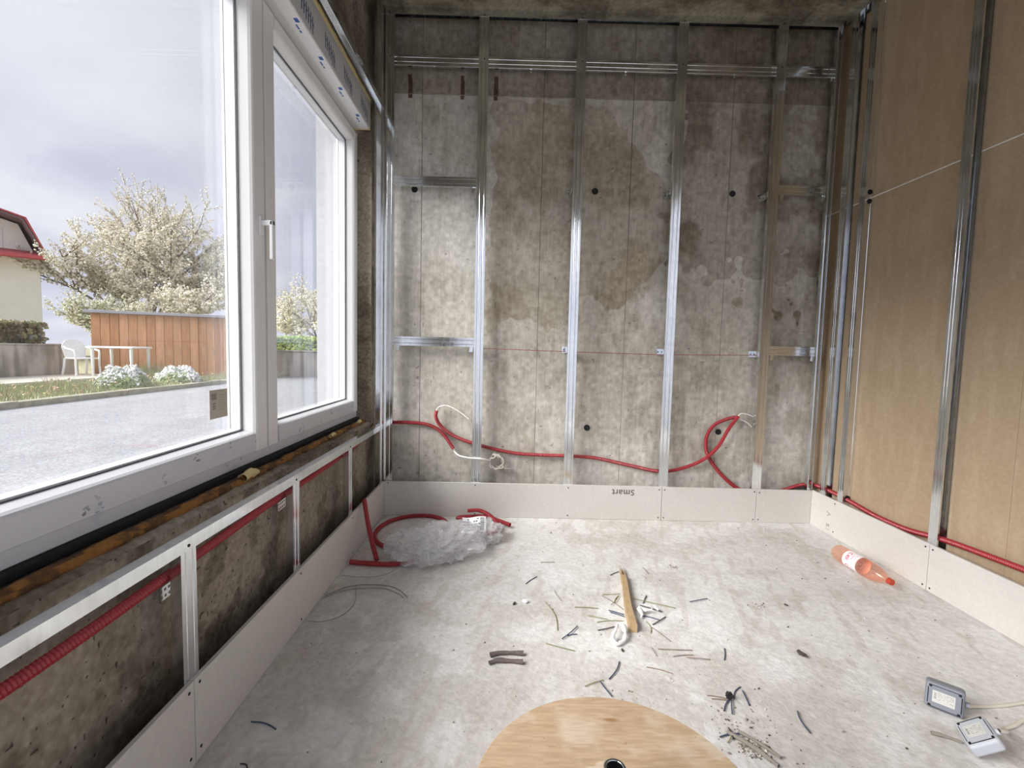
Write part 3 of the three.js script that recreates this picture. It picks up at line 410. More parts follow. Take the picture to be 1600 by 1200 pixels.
{ // wire offcuts
  const C = { u: 0x454f68, k: 0x3c3c42, g: 0x83854e, b: 0x877060, y: 0x9a9c8c }; const mats = {}; for (const k in C) mats[k] = phys({ color: C[k], roughness: .4 });
  const nm = { u: 'blue', k: 'dark', g: 'yellow-green', b: 'brown', y: 'grey' };
  const L = [['u', .105, -2.096, .159, -2.166, .003, 'lone straight blue wire offcut halfway from the bag to the stake'], ['y', .228, -2.037, .25, -1.951, .004, 'thin grey wire offcut between the bag and the stake'], ['g', .18, -1.938, .211, -1.736, .016, 'long bowed green wire offcut left of the stake'],
    ['u', .222, -1.68, .291, -1.764, .004, 'longer arm of the forked blue wire left of the tape loop'], ['u', .245, -1.705, .283, -1.715, .002, 'shorter arm of the forked blue wire left of the tape loop'], ['g', .161, -1.655, .26, -1.614, .004, 'olive wire offcut right of the two grey rods'], ['g', .30, -1.902, .397, -1.896, .002, 'straight green wire offcut pointing at the stake middle'],
    ['g', .343, -1.841, .42, -1.815, .004, 'pale green wire offcut lying across its neighbour left of the stake'], ['g', .374, -1.797, .48, -1.809, .006, 'green wire offcut touching the stake on its left side'], ['k', .366, -1.741, .449, -1.773, .004, 'dark wire offcut just above the tape loop'], ['b', .431, -2.0, .50, -1.89, .005, 'brown wire offcut slanting under the stake from the left'],
    ['u', .802, -1.96, .889, -1.99, .003, 'lone dark blue wire offcut right of the stake'], ['b', .58, -1.769, .624, -1.68, .002, 'brown wire offcut slanting away below the right scraps'], ['b', .562, -1.633, .685, -1.629, .003, 'long brown wire offcut, topmost of three right of the tape loop'], ['b', .603, -1.591, .678, -1.601, .003, 'brown wire offcut, middle of three right of the tape loop'],
    ['b', .648, -1.586, .727, -1.577, .003, 'brown wire offcut, lowest of three right of the tape loop'], ['b', .492, -1.534, .57, -1.504, .004, 'brown wire offcut midway between tape loop and cable drum'], ['u', .352, -1.471, .406, -1.559, .006, 'bowed blue wire offcut behind the cable drum'], ['g', .267, -1.434, .332, -1.465, .002, 'green wire offcut just behind the cable drum'],
    ['u', .32, -1.455, .343, -1.391, .002, 'thin blue wire offcut running under the drum edge'], ['u', .807, -1.644, .777, -1.579, .002, 'short upright-lying blue wire offcut right of the brown wires'], ['b', .187, -2.316, .258, -2.32, .002, 'thin brown wire offcut, farthest back on the floor'], ['b', .689, -2.281, .698, -2.214, .002, 'tiny orange-brown wire offcut right of the splintered stake end'],
    ['y', .537, -1.644, .543, -1.593, .001, 'tiny pale wire offcut right of the tape loop'], ['b', .644, -1.406, .699, -1.393, .002, 'upper brown wire beside the dark lump near the drum'], ['b', .651, -1.39, .70, -1.385, .001, 'lower brown wire beside the dark lump near the drum'], ['u', .667, -1.34, .721, -1.399, .005, 'blue wire spreading left from the dark lump'], ['u', .715, -1.394, .686, -1.328, .001, 'blue wire pointing straight down from the dark lump'],
    ['u', .723, -1.394, .768, -1.446, .006, 'bent blue wire pointing up from the dark lump'], ['u', .766, -1.428, .756, -1.365, .001, 'thin blue wire right of the dark lump'], ['k', .512, -2.193, .56, -2.23, .002, 'dark wire stub at the splintered stake tip'], ['g', .565, -1.978, .723, -1.907, .004, 'longest green wire, running right from under the stake'],
    ['u', .558, -1.853, .63, -1.819, .003, 'blue wire sticking out below the white scraps'], ['g', .436, -2.011, .515, -2.02, .006, 'green wire lying across the upper left of the stake'], ['u', .437, -1.883, .492, -1.853, .001, 'upper of two parallel blue wires left of the stake'], ['u', .439, -1.868, .490, -1.836, .001, 'lower of two parallel blue wires left of the stake'],
    ['g', .571, -1.808, .566, -1.731, .008, 'curled green wire below the white scraps'], ['k', .579, -1.927, .658, -1.88, .003, 'dark wire crossing the white scraps'], ['k', .595, -1.938, .629, -2.007, .001, 'dark wire stub pointing up right of the stake'], ['u', .889, -1.343, .875, -1.261, .007, 'bowed blue wire offcut left of the grey boxes'],
    ['u', -.699, -1.272, -.617, -1.247, .007, 'bowed blue wire offcut by the left strip near the camera'], ['k', .59, -1.786, .659, -1.843, .003, 'dark wire slanting under the white scraps'], ['k', -.652, -1.134, -.628, -1.122, .005, 'short dark wire curl nearest the camera on the left'], ['g', .456, -1.923, .508, -2.003, .005, 'green wire bent against the upper left of the stake'], ['g', .476, -1.949, .504, -2.003, .003, 'short green wire tucked against the upper left of the stake'],
    ['g', .625, -1.225, .652, -1.262, .004, 'green wire on the scrap heap beside the drum'], ['u', .612, -1.243, .672, -1.256, .003, 'blue wire on the scrap heap beside the drum'], ['k', .645, -1.235, .650, -1.275, .002, 'dark wire on the scrap heap beside the drum']];
  L.forEach(([c, x0, z0, x1, z1, bend, lab], i) => { const dx = x1 - x0, dz = z1 - z0, l = Math.hypot(dx, dz), nx = -dz / l, nz = dx / l, y = .0022 + .0009 * (i % 4), q = (t, k) => [x0 + dx * t + nx * bend * k, y + .002 * k * (i % 2), z0 + dz * t + nz * bend * k];
    const s = i % 2 ? 1 : -1; single('wire_offcut', tubeR([q(0, 0), q(.3, s * .85), q(.6, s), q(1, 0)], (c === 'u' || c === 'k') ? .0020 : .0014, { rad: 6, n: 10 }), mats[c], lab, 'wire'); });
  const lump = single('dark_lump', crumple(.011, .012, .011, 71, 4), M.screw, 'small black lump among the blue wires by the drum', 'debris'); lump.position.set(.706, 0, -1.392);
  const W = (pts, l, m = mats.y, r = .0014) => single('thin_wire', tubeR(pts.map(([x, z], i) => [x, .0022 + .001 * (i % 3), z]), r, { rad: 5, n: 60 }), m, l, 'wire');
  mats.s = phys({ color: 0x7d7f88, roughness: .4 });
  W([[-.755, -1.96], [-.68, -2.037], [-.601, -2.057], [-.5, -2.049], [-.449, -2.012], [-.403, -1.954]], 'upper long thin grey-blue wire arching from the left strip', mats.s, .0018);
  W([[-.757, -1.940], [-.686, -2.004], [-.635, -2.018], [-.528, -2.030], [-.46, -1.992], [-.42, -1.95]], 'second thin grey-blue wire just under the long arch', mats.s, .0016);
  W([[-.654, -2.043], [-.625, -1.962], [-.611, -1.885], [-.631, -1.814], [-.688, -1.767], [-.745, -1.766]], 'thin wire looping down from the arch to the left strip', mats.s, .0012);
  W([[-.745, -2.142], [-.651, -2.127], [-.58, -2.136], [-.534, -2.18], [-.509, -2.22]], 'faint thin wire in front of the plastic bag', mats.y, .0012);
}
// cable sheath rods and scrap heap strips
M.sheath = std({ map: rep(dataTex(128, 128, (u, v) => { const b = fbm(u, v, 16, 3, 811); return mix3([120, 108, 104], [86, 76, 74], b); }), .08), roughness: .8 });
single('sheath_rod', lumpy([[-.038, .0085, -1.575], [-.01, .009, -1.585], [.04, .008, -1.589], [.078, .0085, -1.587]], .0075, .003, 51, 1, 9, .004), M.sheath, 'upper of two short grey-brown rods on the floor', 'rod');
single('sheath_rod', lumpy([[-.040, .0085, -1.533], [-.015, .009, -1.546], [.03, .008, -1.545], [.074, .0085, -1.541]], .0075, .003, 52, 1, 9, .004), M.sheath, 'lower of two short grey-brown rods on the floor', 'rod');
M.dust = std({ color: 0x8b857a, roughness: .95 });
for (const [x0, z0, x1, z1, l] of [[.640, -1.26, .712, -1.165, 'left grey cable sheath strip on the scrap heap'], [.672, -1.262, .742, -1.175, 'right grey cable sheath strip on the scrap heap'], [.655, -1.25, .722, -1.15, 'middle grey cable sheath strip on the scrap heap']]) single('sheath_strip', lumpy([[x0, .006, z0], [(x0 + x1) / 2 + .004, .007, (z0 + z1) / 2], [x1, .006, z1]], .0045, .003, 60 + x0 * 99, 1, 8, .005), M.dust, l, 'cable strip');
{ // grit and crumbs
  const r = rngOf(19), n = 620, im = new THREE.InstancedMesh(new THREE.DodecahedronGeometry(1, 0), std({ color: 0xffffff, roughness: .95 }), n), m = new THREE.Matrix4(), q = new THREE.Quaternion(), e = new THREE.Euler(), c = new THREE.Color();
  const heaps = [[.69, -1.21, .05, 160], [1.10, -1.95, .06, 24], [.85, -2.30, .04, 20], [.70, -1.27, .12, 60], [.6, -1.3, .4, 60]]; let k = 0;
  for (let i = 0; i < n; i++) {
    let x, z; let acc = 0, h = null; for (const H of heaps) { acc += H[3]; if (i < acc) { h = H; break; } }
    if (h) { x = h[0] + (r() + r() - 1) * h[2]; z = h[1] + (r() + r() - 1) * h[2] * .8; } else { x = XL + .03 + r() * (XR - XL - .06); z = -2.93 + r() * 2.3; }
    const s = .0011 + .0028 * r() * r() * (h ? 1 : 1.2); e.set(r() * 6, r() * 6, r() * 6); q.setFromEuler(e); m.compose(new THREE.Vector3(x, s * .6, z), q, new THREE.Vector3(s, s * .7, s * (1 + r()))); im.setMatrixAt(i, m); const g = r(); c.setHex(g < .5 ? 0x8c8072 : g < .75 ? 0x5a5048 : 0xd8d4cc); im.setColorAt(i, c);
  }
  im.name = 'floor_crumbs'; shade(im); scene.add(im); tag(im, 'grit and crumbs scattered over the floor', 'crumbs', null, 'stuff');
}
{ const chips = [[1.069, -1.612, .016, 'dark chip on the floor between stake and grey boxes'], [1.21, -1.95, .008, 'tiny dark chip in front of the bottle'], [.43, -1.62, .008, 'round dark pebble below the tape loop'], [.05, -1.92, .010, 'dark chip beside the tiny paper scrap']]; const cm = std({ color: 0x4a423a, roughness: .9 });
  for (const [x, z, s, l] of chips) { const m = single('chip', crumple(s * 1.2, s * .5, s * .5, 90 + x * 7, 3), cm, l, 'debris'); m.position.set(x, 0, z); m.rotation.y = 1 + x; } }
{ // drink bottle lying on its side
  const b = thing('plastic_bottle', 'empty pink-tinted plastic bottle with white label lying by the partition', 'bottle', [1.757, .0435, -2.43], Math.PI / 2 - Math.atan2(-(2.095 - 2.43), 1.776 - 1.757) * -1);
  b.rotation.y = Math.atan2(1.776 - 1.757, 2.43 - 2.095);
  const prof = [[.0005, .004], [.018, .002], [.032, .004], [.041, .016], [.0432, .04], [.0432, .085], [.0418, .09], [.0418, .175], [.0432, .18], [.0432, .215], [.040, .245], [.032, .275], [.021, .298], [.0145, .308], [.0135, .315], [.0155, .317], [.0155, .320], [.0125, .321], [.0125, .325]];
  const body = new THREE.LatheGeometry(new THREE.SplineCurve(prof.map((p) => new THREE.Vector2(...p))).getPoints(90), 48); body.rotateX(Math.PI / 2);
  M.pet = phys({ color: new THREE.Color(1, .76, .65), transmission: .9, thickness: 0, roughness: .06, ior: 1.5 });
  part(b, 'body', body, M.pet);
  const cap = new THREE.LatheGeometry([[.0001, .343], [.013, .3428], [.0145, .341], [.0148, .324], [.0128, .3235]].map((p) => new THREE.Vector2(...p)), 28); cap.rotateX(Math.PI / 2);
  part(b, 'cap', cap, phys({ color: 0xb8402c, roughness: .4 }));
  const lt = canvasTex(512, 128, (g, w, h) => { g.fillStyle = '#f6eef0'; g.fillRect(0, 0, w, h); const r = rngOf(12);
    for (let k = 0; k < 4; k++) { const x = 24 + k * 128; g.fillStyle = '#c23a58'; g.beginPath(); g.arc(x + 18, 86, 13, .8, 5.4); g.lineWidth = 7; g.strokeStyle = '#c23a58'; g.stroke(); g.fillRect(x + 38, 74, 8, 26); g.beginPath(); g.arc(x + 62, 87, 11, 0, 7); g.stroke(); g.fillRect(x + 80, 70, 7, 32); g.fillStyle = '#8a7fa0'; for (let i = 0; i < 7; i++) g.fillRect(x + 6 + i * 11, 24 + (i % 2) * 12, 8, 5); g.fillStyle = '#d88aa0'; g.fillRect(x + 10, 48, 60, 6); } });
  lt.wrapS = THREE.RepeatWrapping; const lab = new THREE.CylinderGeometry(.0424, .0424, .084, 48, 1, true); lab.rotateX(Math.PI / 2); lab.translate(0, 0, .1325);
  part(b, 'label_band', lab, phys({ map: lt, roughness: .4, side: THREE.DoubleSide }));
}
{ // two grey junction boxes with cables
  M.boxGrey = phys({ color: 0x83868f, roughness: .5 }); M.boxLight = phys({ color: 0xb4b7be, roughness: .5 });
  const stick = (w, h, lines, seed) => canvasTex(256, 192, (g) => { g.fillStyle = '#c6c6c0'; g.fillRect(0, 0, 256, 192); const r = rngOf(seed); g.fillStyle = '#4a4a48'; for (let i = 0; i < 14; i++) g.fillRect(20, 40 + i * 7, 26, 2 + (r() > .5 ? 3 : 0)); for (let j = 0; j < lines; j++) for (let x = 62; x < 236; x += 8 + r() * 8) if (r() > .45) g.fillRect(x, 30 + j * 26, 4 + r() * 8, 6); });
  const mk = (name, label, mat, seed) => {
    const g = thing(name, label, 'junction box');
    const base = new RoundedBoxGeometry(.098, .098, .042, 3, .011); base.translate(0, .049, 0); part(g, 'body', base, mat);
    const fr = []; for (const [a, b, c, d] of [[-.040, .040, .088, .090], [-.040, .040, .008, .010], [-.042, -.040, .02, .078], [.040, .042, .02, .078]]) fr.push(bx(a, b, c, d, .0205, .0218)); part(g, 'groove', join(fr), M.black);
    for (const [x, y] of [[-.036, .085], [.036, .085], [-.036, .013], [.036, .013]]) { const s = new THREE.CylinderGeometry(.0042, .0042, .0016, 14); s.rotateX(Math.PI / 2); s.translate(x, y, .0213); part(g, 'screw', s, M.screw); }
    const st = part(g, 'sticker', new THREE.PlaneGeometry(.056, .044), std({ map: stick(1, 1, 5, seed), roughness: .6 })); st.position.set(-.002, .05, .0216);
    const gl = new THREE.CylinderGeometry(.009, .0095, .012, 16); gl.rotateZ(Math.PI / 2); gl.translate(.054, .05, -.002); part(g, 'grommet', gl, mat);
    return g;
  };
  const b1 = mk('junction_box', 'grey junction box propped on edge, sticker facing the camera', M.boxGrey, 3);
  b1.position.set(1.347, .001, -1.362); b1.rotation.set(-.10, -.76, 0, 'YXZ'); b1.scale.set(.92, .8, 1);
  const b2 = mk('junction_box', 'pale grey junction box lying tilted in front of the other one', M.boxLight, 7);
  b2.position.set(1.2885, 0.0403, -1.1725); b2.quaternion.setFromRotationMatrix(new THREE.Matrix4().makeBasis(new THREE.Vector3(0.7108, 0.6157, 0.3403), new THREE.Vector3(0.4318, -0.0000, -0.9020), new THREE.Vector3(-0.5553, 0.7880, -0.2658))); b2.scale.set(0.78, 1, 0.80);
  M.cable = phys({ color: 0xd6d0c2, roughness: .5 });
  single('box_cable', tubeR([[1.383, .040, -1.326], [1.425, .02, -1.355], [1.50, .0052, -1.374], [1.56, .0052, -1.38], [1.63, .0052, -1.392], [1.80, .0052, -1.40]], .0048), M.cable, 'cream cable leaving the propped grey box to the right', 'cable');
  single('box_cable', tubeR([[1.3433, 0.0691, -1.2017], [1.3783, 0.0571, -1.2137], [1.45, .008, -1.283], [1.50, .0055, -1.30], [1.56, .0055, -1.325], [1.80, .0055, -1.34]], .0052), M.cable, 'cream cable leaving the lying pale box to the right', 'cable');
  single('sheath_scrap', lumpy([[1.225, .005, -1.268], [1.25, .006, -1.258], [1.282, .005, -1.236]], .004, .003, 77, 1, 8, .004), M.dust, 'frayed grey cable end beside the pale grey box', 'scrap');
}
{ // wooden cable drum
  const d = thing('cable_drum', 'wooden cable drum with round plywood flange and steel axle tube', 'cable drum', [.19, 0, -.70]);
  const ply = dataTex(1024, 1024, (u, v) => { const x = u * 1.1, w = fbm(u, v, 6, 3, 901) * .5, ring = Math.sin((v * 26 + w * 8 + fbm(u * .4, v, 20, 3, 905) * 6)), f = (fbm(u * .15, v, 128, 2, 907) - .5) * 26, b = fbm(u, v, 5, 4, 911); let c = mix3([188, 163, 134], [174, 147, 117], .5 + .18 * ring); c = mix3(c, [200, 184, 164], .7 * step(.55, .7, b)); const sp = vnoise(u * 60, v * 60, 60, 44); if (sp > .965) c = mix3(c, [150, 110, 84], .5); const k = Math.hypot(u - .55, (v - .845) * 3.2); if (k < .04) c = mix3([146, 112, 78], c, step(.01, .04, k)); if (Math.hypot(u - .5, v - .5) + (fbm(u, v, 20, 3, 930) - .5) * .06 < .15) c = mix3(c, [206, 196, 180], .5); return [c[0] + f, c[1] + f, c[2] + f]; });
  M.ply = std({ map: ply, roughness: .72 });
  const flange = (y) => { const g = new THREE.LatheGeometry([[.02, -.011], [.232, -.011], [.235, -.009], [.235, .009], [.233, .011], [.02, .011], [.02, -.011]].map((p) => new THREE.Vector2(...p)), 96), gg = g.toNonIndexed(); gg.computeVertexNormals(); const p = gg.attributes.position, uv = gg.attributes.uv; for (let i = 0; i < p.count; i++) uv.setXY(i, .5 + p.getX(i) / .5, .5 - p.getZ(i) / .5); gg.translate(0, y, 0); return gg; };
  part(d, 'flange', flange(.339), M.ply); part(d, 'flange', flange(.0115), M.ply);
  const core = new THREE.CylinderGeometry(.10, .10, .306, 40); core.translate(0, .175, 0); part(d, 'core', core, std({ color: 0xa98a63, roughness: .85 }));
  const tube = new THREE.LatheGeometry([[.0125, .30], [.0125, .411], [.0138, .4125], [.0168, .4125], [.018, .411], [.018, .30]].map((p) => new THREE.Vector2(...p)), 32); part(d, 'axle_tube', tube, M.steel).position.x = -.008;
  const darkDisc = new THREE.CylinderGeometry(.0124, .0124, .01, 24); darkDisc.translate(-.008, .372, 0); part(d, 'axle_dark_disc', darkDisc, M.black);  // black disc painted as the dark inside of the open tube
}
// sticker left on the left pane
{ const t = canvasTex(256, 256, (g, w, h) => { g.fillStyle = '#b9b1a4'; g.fillRect(0, 0, w, h); g.fillStyle = '#7d766c'; g.fillRect(26, 34, 70, 52); g.fillStyle = '#b9b1a4'; for (let i = 0; i < 4; i++) g.fillRect(30, 42 + i * 11, 62, 3); g.strokeStyle = '#6d675f'; g.lineWidth = 9; for (let i = 0; i < 3; i++) { g.beginPath(); g.moveTo(40, 128 + i * 22); g.lineTo(80, 118 + i * 22); g.stroke(); } g.globalAlpha = .5; g.fillStyle = '#8b8479'; for (let i = 0; i < 7; i++) g.fillRect(126, 50 + i * 22, 90, 5); });
  const g = bx(-.9900, -.9896, .805, .903, -1.683, -1.582), p = g.attributes.position, u = g.attributes.uv; for (let i = 0; i < p.count; i++) u.setXY(i, (p.getZ(i) + 1.582) / -.101, (p.getY(i) - .805) / .098);
  single('pane_sticker', g, std({ map: t, roughness: .7 }), 'grey-brown square sticker in the lower corner of the left pane', 'sticker'); }
// ---------------------------------------------------------------- outdoors
const asph = dataTex(512, 512, (u, v) => { const b = fbm(u, v, 6, 4, 951), g = vnoise(u * 200, v * 200, 200, 5), f = (g - .5) * 46, c = mix3([156, 158, 161], [138, 140, 144], b); return [c[0] + f, c[1] + f, c[2] + f]; });
M.asphalt = std({ map: rep(asph, 2.2), roughness: .92 });
M.soil = std({ map: rep(dataTex(256, 256, (u, v) => { const b = fbm(u, v, 8, 5, 961); return mix3([166, 168, 128], [140, 130, 106], step(.35, .65, b)); }), 1.4), roughness: .95 });
M.kerb = std({ map: rep(dataTex(256, 256, (u, v) => { const b = fbm(u, v, 12, 4, 971); return mix3([182, 178, 160], [140, 138, 118], b); }), .9), roughness: .95 });
M.gwall = std({ map: rep(dataTex(512, 512, (u, v) => { const b = fbm(u, v, 5, 5, 981), s = fbm(u, v * .1, 24, 2, 983); return mix3([186, 180, 172], [136, 130, 122], step(.35, .7, b * .55 + s * .45)); }), 2.6), roughness: .95 });
const outd = (name, geo, mat, label) => { const m = struct(name, geo, mat, label); delete m.userData.category; m.userData.category = 'ground'; return m; };
outd('asphalt_yard', bx(-7.2, XO, -.3, .05, -60, 14), M.asphalt, 'pale grey asphalt yard outside the window');
outd('asphalt_forecourt', join(bx(XO, 14, -.3, -.004, REAR + .2, 14), bx(2.2, 14, -.3, -.004, -12, REAR + .2)), M.asphalt, 'pale asphalt forecourt behind the camera');
outd('lawn', bx(-70, -7.3, -.4, .12, -70, 14), M.soil, 'grassy garden ground beyond the kerb');
{ const k = outd('kerb', bx(-7.32, -7.16, -.2, .10, -40, 8), M.kerb, 'low concrete kerb edging the garden bed'); const r = rngOf(6); for (let i = 0; i < 26; i++) part(k, 'kerb_stone', bx(-7.33, -7.155, .0, .142 + .012 * (r() - .5), -17 + i * .5 + .006, -17 + i * .5 + .494, .012), M.kerb); }
outd('terrace_slab', bx(-11.15, -9.6, .0, .20, -12.4, -6.5, .01), std({ color: 0xd8d2c4, roughness: .9 }), 'pale concrete terrace slab beside the garden wall');
{ const t = thing('garden_wall', 'long grey concrete garden wall left of the brown shed', 'wall', [-11.3, .02, -9.3]); part(t, 'wall_face', bx(-.12, .1, 0, .90, -3.2, 5.5, .01), M.gwall); part(t, 'coping', bx(-.15, .13, .90, .935, -3.2, 5.5, .008), M.gwall); }
{ const t = thing('garden_wall', 'grey concrete wall across the far end of the yard', 'wall', [-6.6, 0, -15.6]); part(t, 'wall_face', bx(-1.3, 2.6, 0, .86, -.12, .1, .01), M.gwall); part(t, 'coping', bx(-1.3, 2.6, .86, .895, -.15, .13, .008), M.gwall); }
function scatter(parent, name, geo, mat, n, seed, place, colors) { const r = rngOf(seed), im = new THREE.InstancedMesh(geo, mat, n), m = new THREE.Matrix4(), q = new THREE.Quaternion(), e = new THREE.Euler(), c = new THREE.Color(); for (let i = 0; i < n; i++) { const [p, s, up] = place(r, i); up ? e.set((r() - .5) * .7, r() * 6.3, (r() - .5) * .7) : e.set(r() * 6.3, r() * 6.3, r() * 6.3); q.setFromEuler(e); m.compose(new THREE.Vector3(...p), q, new THREE.Vector3(...s)); im.setMatrixAt(i, m); c.setHex(colors[Math.floor(r() * colors.length)]); im.setColorAt(i, c); } im.name = name; shade(im); parent.add(im); im.userData.kind = 'stuff'; return im; }
const leafM = std({ color: 0xffffff, roughness: .8, side: THREE.DoubleSide });
const leafG = new THREE.OctahedronGeometry(1, 0), bladeG = (() => { const g = new THREE.ConeGeometry(.5, 1, 3, 1); g.translate(0, .5, 0); return g; })();
function hedge(label, pos, w, h, d, cols, seed) { const t = thing('hedge', label, 'hedge', pos); part(t, 'branch_core', bx(-w / 2 + .1, w / 2 - .1, 0, h - .08, -d / 2 + .1, d / 2 - .1), std({ color: 0x5a4f3c, roughness: 1 }));
  scatter(t, 'leaves', leafG, leafM, 7000, seed, (r) => { const f = r(), x = (r() - .5) * w, y = r() * h, z = (r() - .5) * d; const s = .03 + .05 * r(); const b = .05 * (fbm3(x * 2, y * 2, z * 2, 2, seed) - .5) * 3; const p = f < .4 ? [x, h - .08 + b + .06 * r(), z] : f < .75 ? [x, y, (d / 2 - .08 + b)] : [(w / 2 - .06 + b), y, z]; return [p, [s, s * .6, s]]; }, cols); }
hedge('brown-green clipped hedge behind the long garden wall', [-11.95, .1, -8.6], .8, 1.36, 7.0, [0x8d8a5e, 0x6f6c48, 0x9b8f72, 0x7a6a55, 0x5f6a40], 31);
hedge('bright green hedge behind the far yard wall', [-6.4, .1, -16.1], 5.2, 1.22, .7, [0x9db655, 0x86a646, 0xb4c46a, 0x77953f], 33);
{ // garden shed of vertical boards
  const ang = Math.atan2(1.2, 2.8), L = 3.55, H = 1.66, D = 1.4, t = thing('garden_shed', 'brown board garden shed with a flat grey roof', 'shed', [-10.85, .12, -12.5], ang);
  const pm = [0xbb895f, 0xc18f67, 0xb58259, 0xc69671].map((c, i) => std({ map: rep(dataTex(128, 128, (u, v) => { const b = fbm(u, v * .1, 24, 3, 990 + i), k = new THREE.Color(c); return [k.r, k.g, k.b].map((q) => 255 * Math.pow(q, 1 / 2.2) * (.9 + .2 * b)); }), .8), roughness: .8 }));
  part(t, 'body', bx(.02, L - .02, 0, H, -D, -.03), pm[2]);
  const n = 18, w = L / n; for (let i = 0; i < n; i++) part(t, 'plank', bx(i * w + .005, (i + 1) * w - .005, .02, H - .005, -.03, -.004 + (i % 3) * .002, .003), pm[i % 4]);
  part(t, 'roof', bx(-.12, L + .12, H, H + .075, -D - .1, .1, .01), std({ color: 0x9a9ba3, roughness: .8 }));
}
{ // white plastic garden table
  const t = thing('garden_table', 'white plastic garden table in front of the brown shed', 'table', [-9.68, .2, -12.0], .12);
  const W = .95; part(t, 'tabletop', bx(-.5, .5, .68, .725, -.4, .4, .015), M.white);
  for (const [x, z] of [[-.43, -.33], [.43, -.33], [-.43, .33], [.43, .33]]) { const g = new THREE.CylinderGeometry(.038, .026, .69, 12); g.translate(x, .345, z); part(t, 'leg', g, M.white); }
}
{ // white plastic garden chair, seen from the side, facing the table
  const t = thing('garden_chair', 'white plastic garden armchair beside the white table', 'chair', [-10.45, .2, -11.75], -.35);
  const seat = new RoundedBoxGeometry(.46, .035, .46, 2, .014); seat.translate(0, .42, 0); part(t, 'seat', seat, M.white);
  const bs = new THREE.Shape(); bs.moveTo(-.20, 0); bs.lineTo(.20, 0); bs.lineTo(.24, .28); bs.quadraticCurveTo(.22, .46, 0, .47); bs.quadraticCurveTo(-.22, .46, -.24, .28); bs.closePath();
  const bg = new THREE.ExtrudeGeometry(bs, { depth: .02, bevelEnabled: true, bevelSize: .006, bevelThickness: .006, bevelSegments: 2 }); bg.rotateY(Math.PI / 2); bg.rotateZ(.22); bg.translate(-.23, .41, 0); part(t, 'backrest', bg, M.white);
  for (const z of [-1, 1]) {
    part(t, 'armrest', tubeR([[-.28, .70, .2 * z], [-.12, .66, .25 * z], [.10, .63, .265 * z], [.22, .60, .26 * z], [.25, .52, .25 * z]], .024, { rad: 8 }), M.white);
    part(t, 'leg', tubeR([[.25, .53, .25 * z], [.235, .3, .245 * z], [.26, 0, .255 * z]], .026, { rad: 8 }), M.white);
    part(t, 'leg', tubeR([[-.22, .42, .22 * z], [-.24, .22, .235 * z], [-.29, 0, .25 * z]], .026, { rad: 8 }), M.white);
  }
}
function whiteBush(label, pos, rx, ry, seed) { const t = thing('white_bush', label, 'bush', pos); scatter(t, 'foliage', leafG, leafM, 1500, seed, (r) => { const a = r() * 6.28, k = Math.sqrt(r()), y = ry * Math.sqrt(Math.max(0, 1 - k * k)) * (.2 + .7 * r()), s = .022 + .03 * r(); return [[Math.cos(a) * rx * k * 1.08, y * .85, Math.sin(a) * rx * k * 1.08], [s, s * 1.6, s]]; }, [0x8a9a70, 0x9aa882, 0x7c8a60]);
  scatter(t, 'flowers', leafG, leafM, 2000, seed + 1, (r) => { const a = r() * 6.28, k = Math.sqrt(r()), w = .62 + .75 * fbm3(Math.cos(a) * k * 3.2 + seed, 1, Math.sin(a) * k * 3.2, 2, seed), y = ry * Math.sqrt(Math.max(0, 1 - k * k)), s = .012 + .022 * r(); return [[Math.cos(a) * rx * k * w, y * w * (.45 + .62 * Math.sqrt(r())), Math.sin(a) * rx * k * w], [s, s * 1.3, s]]; }, [0xe8e8e8, 0xdadcdc, 0xf4f4f2, 0xb4b9ac]); }
whiteBush('rounded white flowering bush in front of the white table', [-7.85, .12, -9.75], .42, .42, 61);
whiteBush('smaller white flowering bush in front of the brown shed', [-7.8, .12, -11.3], .40, .34, 65);
{ const g = new THREE.Group(); g.name = 'bed_plants'; scene.add(g); tag(g, 'grass and spring plants growing in the bed along the kerb', 'plants', null, 'stuff');
  scatter(g, 'blades', bladeG, leafM, 16000, 71, (r) => { const x = -9.7 + r() * 2.35, z = -18 + r() * 14, d = fbm3(x * 1.2, 0, z * 1.2, 2, 4), h = (.05 + .34 * Math.max(0, d - .38) * 3 * r()); return [[x, .12, z], [.014 + .02 * r(), h, .012], true]; }, [0xb2bd8e, 0x9cab74, 0xc6c9a2, 0xa2a888, 0xb8a48c]);
  scatter(g, 'bloom', leafG, leafM, 260, 73, (r) => { const x = -9.4 + r() * 2.0, z = -16 + r() * 11, s = .015 + .02 * r(); return [[x, .16 + .12 * r(), z], [s, s, s]]; }, [0xc9bf8a, 0xb79a8e, 0xd8d2bc, 0xc2a98a]); }
